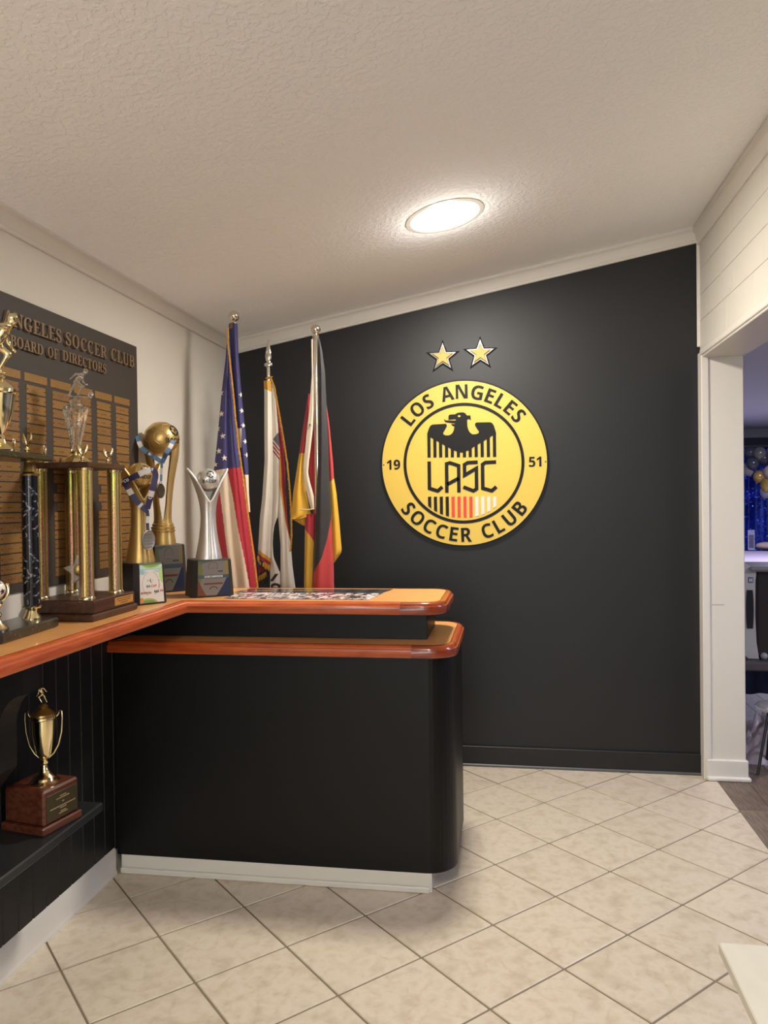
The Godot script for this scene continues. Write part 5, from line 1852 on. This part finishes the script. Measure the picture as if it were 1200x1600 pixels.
func build_trophies():
	var H := 1.067
	var film := prism_film()
	# --- four-post trophy with a crystal cup
	var t := thing("post_trophy", "tall four-post gold trophy with crystal footballer and dark wood base", "trophy", Vector3(-1.406, H, -2.392))
	part("base_tier", Shape.new().box(Vector3(0, 0.0115, 0), Vector3(0.240, 0.023, 0.300), 0.005), M.base_wood, t)
	part("base_block", Shape.new().box(Vector3(0.006, 0.0445, 0), Vector3(0.218, 0.043, 0.270), 0.003), M.base_wood, t)
	var pl := part("name_plate", Shape.new().box(Vector3(0.1145, 0.0445, -0.06), Vector3(0.002, 0.026, 0.125), 0.0005), M.plate_gold, t, Vector3.ZERO, Vector3.ZERO, "small brass name plate")
	var ink := Shape.new()
	for r in 3:
		ink.box(Vector3(0.1158, 0.0525 - r * 0.007, -0.06), Vector3(0.0006, 0.0022, [0.1, 0.085, 0.05][r]))
	part("engraving", ink, M.plate_ink, pl)
	for sx in [-1, 1]:
		for sz in [-1, 1]:
			var c := Vector3(sx * 0.080 - 0.012, 0.066, sz * 0.0925)
			part("post", Shape.new().lathe([Vector2(0, 0.008), Vector2(0.0226, 0.008), Vector2(0.0226, 0.414), Vector2(0, 0.414)], 32), film, t, c, Vector3(0, sx * 40 + sz * 15, 0))
			part("post_collar", Shape.new().lathe([Vector2(0, 0), Vector2(0.0258, 0), Vector2(0.026, 0.003), Vector2(0.024, 0.008), Vector2(0.0228, 0.009)], 28), M.gold, t, c)
			part("post_collar", Shape.new().lathe([Vector2(0.0228, 0.412), Vector2(0.024, 0.413), Vector2(0.0258, 0.421), Vector2(0, 0.421)], 28), M.gold, t, c)
	part("upper_tier", Shape.new().box(Vector3(-0.008, 0.4965, 0), Vector3(0.208, 0.019, 0.240), 0.003), M.base_wood, t)
	for sx in [-1, 1]:
		for sz in [-1, 1]:
			wings(t, Vector3(sx * 0.066 - 0.012, 0.506, sz * 0.080), 0.058, -30.0 + 40 * sx, M.gold)
	# crystal cup and player
	var crystal := StandardMaterial3D.new()
	crystal.albedo_color = Color(0.97, 0.95, 0.9, 0.06)
	crystal.roughness = 0.03
	crystal.refraction_enabled = true
	crystal.refraction_scale = 0.05
	var cy := 0.506
	var cxz := Vector3(-0.014, cy, 0)
	part("cup_foot", Shape.new().lathe([Vector2(0, 0), Vector2(0.044, 0), Vector2(0.046, 0.004), Vector2(0.036, 0.018), Vector2(0.02, 0.030), Vector2(0.015, 0.034), Vector2(0.019, 0.040), Vector2(0.012, 0.046), Vector2(0, 0.046)], 28), M.gold, t, cxz)
	var rings := []
	for k in 13:
		var a := k / 12.0
		var ring := []
		for q in 20:
			var th := TAU * q / 20
			var rr := lerpf(0.014, 0.046, pow(a, 1.25)) * (1.0 + (0.07 if q % 2 == 0 else -0.05))
			ring.append(Vector3(cos(th + a * 0.9) * rr, 0.046 + 0.155 * a, -sin(th + a * 0.9) * rr))
		rings.append(ring)
	part("crystal_cup", Shape.new().loft(rings, true, -1), crystal, t, cxz, Vector3.ZERO, "clear crystal cup").scale = Vector3(0.93, 0.94, 0.93)
	part("crystal_plinth", Shape.new().lathe([Vector2(0, 0.2015), Vector2(0.03, 0.2015), Vector2(0.032, 0.205), Vector2(0.021, 0.212), Vector2(0.019, 0.224), Vector2(0.006, 0.229), Vector2(0.005, 0.234), Vector2(0, 0.234)], 20), crystal, t, cxz - Vector3(0, 0.012, 0))
	part("crystal_player", footballer(0.094), crystal, t, cxz + Vector3(0.002, 0.2255, 0), Vector3(0, 30, 0), "clear crystal footballer")
	part("crystal_ball", Shape.new().box(Vector3(0.012, -0.003, 0), Vector3(0.075, 0.005, 0.024), 0.0015).ball(Vector3(0.044, 0.01, -0.004), Vector3.ONE * 0.0105, 16), crystal, t, cxz + Vector3(0.002, 0.2255, 0), Vector3(0, 30, 0))
	# acrylic star standing on the base
	var ac := paint(Color(0.72, 0.70, 0.66, 0.35), 0.3)
	ac.transparency = BaseMaterial3D.TRANSPARENCY_ALPHA
	var st := thing("star_award", "small clear star award with gold disc between the gold posts", "award", Vector3(-1.408, H + 0.0665, -2.392), 30)
	part("star", Shape.new().extrude(star(0.052, 0.027), -0.006, 0.006, 0.003), ac, st, Vector3(-0.008, 0.085, 0), Vector3(0, 0, 8))
	part("stem", Shape.new().box(Vector3(-0.004, 0.024, 0), Vector3(0.026, 0.048, 0.012), 0.002), ac, st)
	part("foot", Shape.new().box(Vector3(-0.004, 0.003, 0), Vector3(0.046, 0.006, 0.03), 0.0015), ac, st)
	part("disc", Shape.new().lathe([Vector2(0, 0), Vector2(0.019, 0), Vector2(0.02, 0.002), Vector2(0.017, 0.004), Vector2(0, 0.004)], 28), M.gold_old, st, Vector3(-0.006, 0.085, 0.006), Vector3(90, 0, 0), "gold disc")
	# --- trophy with black marble columns, cut by the left edge of the picture
	var marble := vein_marble(3)
	var slab_stone := textured(noise_tex(0.02, [[0.0, rgb(34, 33, 31)], [0.55, rgb(48, 47, 44)], [0.8, rgb(58, 57, 53)], [0.92, rgb(92, 92, 90)], [1.0, rgb(120, 120, 118)]], 19), Vector3.ONE * 4.0, 0.2, 0.0, false)
	var mt := thing("column_trophy", "trophy with black white-veined marble column and gold cup and footballer", "trophy", Vector3(-1.408, H, -2.008), 4)
	part("base_slab", Shape.new().box(Vector3(0.0, 0.0145, 0.0), Vector3(0.135, 0.029, 0.300), 0.005), slab_stone, mt)
	for k in 2:
		var z: float = [-0.118, 0.118][k]
		part("column_foot", Shape.new().lathe([Vector2(0, 0.029), Vector2(0.027, 0.029), Vector2(0.027, 0.032), Vector2(0.021, 0.042), Vector2(0.016, 0.054), Vector2(0.017, 0.058), Vector2(0.028, 0.061), Vector2(0.029, 0.065), Vector2(0.025, 0.068), Vector2(0, 0.068)], 20, 1, 1, 0.4), M.gold, mt, Vector3(0, 0, z))
		part("column", Shape.new().lathe([Vector2(0, 0.068), Vector2(0.0232, 0.068), Vector2(0.0232, 0.458), Vector2(0, 0.458)], 32), marble, mt, Vector3(0, 0, z))
		part("column_cap", Shape.new().lathe([Vector2(0, 0.458), Vector2(0.026, 0.458), Vector2(0.027, 0.463), Vector2(0.020, 0.470), Vector2(0.018, 0.485), Vector2(0.014, 0.498), Vector2(0.015, 0.502), Vector2(0, 0.502)], 24, 1, 1, 0.4), M.gold_old, mt, Vector3(0, 0, z))
		wings(mt, Vector3(0.0, 0.5205, z + 0.01 * (1 - 2 * k)), 0.066, -20, M.gold)
		wings(mt, Vector3(-0.045, 0.5205, z * 0.98), 0.05, -70, M.gold)
	part("upper_tier", Shape.new().box(Vector3(-0.005, 0.511, 0), Vector3(0.135, 0.018, 0.284), 0.003), slab_stone, mt)
	var cup := [Vector2(0, 0.530), Vector2(0.036, 0.530), Vector2(0.038, 0.535), Vector2(0.030, 0.543), Vector2(0.017, 0.553), Vector2(0.012, 0.565), Vector2(0.014, 0.570), Vector2(0.009, 0.577), Vector2(0.012, 0.582), Vector2(0.024, 0.606), Vector2(0.034, 0.640), Vector2(0.039, 0.672), Vector2(0.0405, 0.690), Vector2(0.0445, 0.694), Vector2(0.0445, 0.702), Vector2(0.040, 0.704)]
	part("cup", Shape.new().lathe(cup, 32, 1, 1, 0.5), M.gold, mt, Vector3(0.012, -0.010, 0.048))
	part("lid", Shape.new().lathe([Vector2(0.040, 0.704), Vector2(0.036, 0.712), Vector2(0.020, 0.726), Vector2(0.012, 0.732), Vector2(0.016, 0.738), Vector2(0.013, 0.742), Vector2(0, 0.742)], 28, 1, 1, 0.4), M.gold, mt, Vector3(0.012, -0.010, 0.048))
	part("player", footballer(0.174, 0.9), M.gold, mt, Vector3(0.008, 0.7315, 0.058), Vector3(0, 32, 0), "gold footballer")
	# small ball held up by gold wings, standing on the slab
	var sb := thing("ball_award", "small white soccer ball held in gold wings on the marble base", "award", Vector3(-1.380, H + 0.0295, -1.908), 10)
	part("pedestal", Shape.new().lathe([Vector2(0, 0), Vector2(0.022, 0), Vector2(0.022, 0.004), Vector2(0.012, 0.014), Vector2(0.007, 0.022), Vector2(0.011, 0.028), Vector2(0.006, 0.036), Vector2(0.012, 0.048), Vector2(0.011, 0.055), Vector2(0, 0.057)], 20, 1, 1, 0.4), M.gold, sb)
	sb.scale = Vector3.ONE * 1.5
	soccer_ball(sb, Vector3(0, 0.0745, 0), 0.0175, paint(rgb(228, 216, 206), 0.35), paint(rgb(28, 22, 20), 0.4))
	for s in [-1.0, 1.0]:
		rings = []
		for k in 9:
			var a := k / 8.0
			var ang := lerpf(-80, 20, a)
			var c := Vector3(s * cos(deg_to_rad(ang)) * 0.0215, 0.0745 + sin(deg_to_rad(ang)) * 0.023, 0)
			var ring := []
			for q in 8:
				var th := TAU * q / 8
				var w := 0.007 * sin(PI * (0.15 + 0.85 * a)) + 0.0008
				ring.append(c + Vector3(cos(th) * 0.003, sin(th) * 0.002, -sin(th) * w))
			rings.append(ring)
		part("wing", Shape.new().loft(rings), M.gold, sb, Vector3.ZERO, Vector3(0, 35, 0))
	# --- loving cup on a walnut block, on the low shelf
	var cx := Vector3(0.012, 0, 0.0)
	var lc := thing("cup_trophy", "gold two-handled cup on stepped walnut block on the black shelf", "trophy", Vector3(-1.4045, 0.47, -2.1395), -11)
	part("base_tier", Shape.new().box(Vector3(0, 0.0125, 0), Vector3(0.162, 0.025, 0.160), 0.004), M.base_walnut, lc)
	part("base_block", Shape.new().box(Vector3(0, 0.077, 0), Vector3(0.150, 0.104, 0.142), 0.006), M.base_walnut, lc)
	pl = part("name_plate", Shape.new().box(Vector3(0.0755, 0.072, -0.002), Vector3(0.003, 0.078, 0.124), 0.0006), paint(rgb(74, 64, 44), 0.3, 0.5), lc, Vector3.ZERO, Vector3.ZERO, "dark bronze engraved plate")
	ink = Shape.new()
	for r in [[0.097, 0.03, 0.0], [0.091, 0.055, 0.0], [0.079, 0.012, 0.0], [0.067, 0.105, 0.0], [0.061, 0.03, 0.0], [0.051, 0.026, 0.0], [0.046, 0.04, 0.0]]:
		for k in int(r[1] / 0.0045):
			ink.box(Vector3(0.0773, r[0], -0.002 + (k + 0.5) * 0.0045 - r[1] / 2), Vector3(0.0005, 0.0028, 0.0026))
	part("engraving", ink, paint(rgb(196, 176, 126), 0.4, 0.4), pl)
	var b0 := 0.129
	part("cup", Shape.new().lathe([Vector2(0, b0), Vector2(0.042, b0), Vector2(0.043, b0 + 0.004), Vector2(0.036, b0 + 0.009), Vector2(0.033, b0 + 0.016), Vector2(0.020, b0 + 0.026), Vector2(0.012, b0 + 0.040), Vector2(0.009, b0 + 0.052), Vector2(0.013, b0 + 0.058), Vector2(0.008, b0 + 0.066), Vector2(0.013, b0 + 0.071), Vector2(0.022, b0 + 0.088), Vector2(0.029, b0 + 0.118), Vector2(0.033, b0 + 0.152), Vector2(0.0345, b0 + 0.190), Vector2(0.038, b0 + 0.193), Vector2(0.038, b0 + 0.200), Vector2(0.035, b0 + 0.202)], 36, 1, 1, 0.45), M.gold, lc, cx)
	part("lid", Shape.new().lathe([Vector2(0.035, b0 + 0.202), Vector2(0.034, b0 + 0.208), Vector2(0.020, b0 + 0.220), Vector2(0.011, b0 + 0.226), Vector2(0.014, b0 + 0.231), Vector2(0.008, b0 + 0.238), Vector2(0, b0 + 0.239)], 28, 1, 1, 0.45), M.gold_old, lc, cx)
	for s in [-1.0, 1.0]:
		var path := []
		for q in [[0.013, 0.072], [0.028, 0.086], [0.042, 0.112], [0.051, 0.150], [0.054, 0.190], [0.053, 0.212], [0.046, 0.216], [0.043, 0.204], [0.037, 0.197]]:
			path.append(Vector3(s * q[0], b0 + q[1], 0))
		part("handle", Shape.new().tube(path, 0.0022, 8), M.gold, lc, cx, Vector3(0, 28, 0))
	part("player", footballer(0.055, 0.85), M.gold, lc, cx + Vector3(-0.002, b0 + 0.239, 0), Vector3(0, -150, 0), "small gold footballer")

func build_everything_else():
	build_board()
	build_trophies()
	build_cups()
	build_flags()
	build_small()
	build_hall()
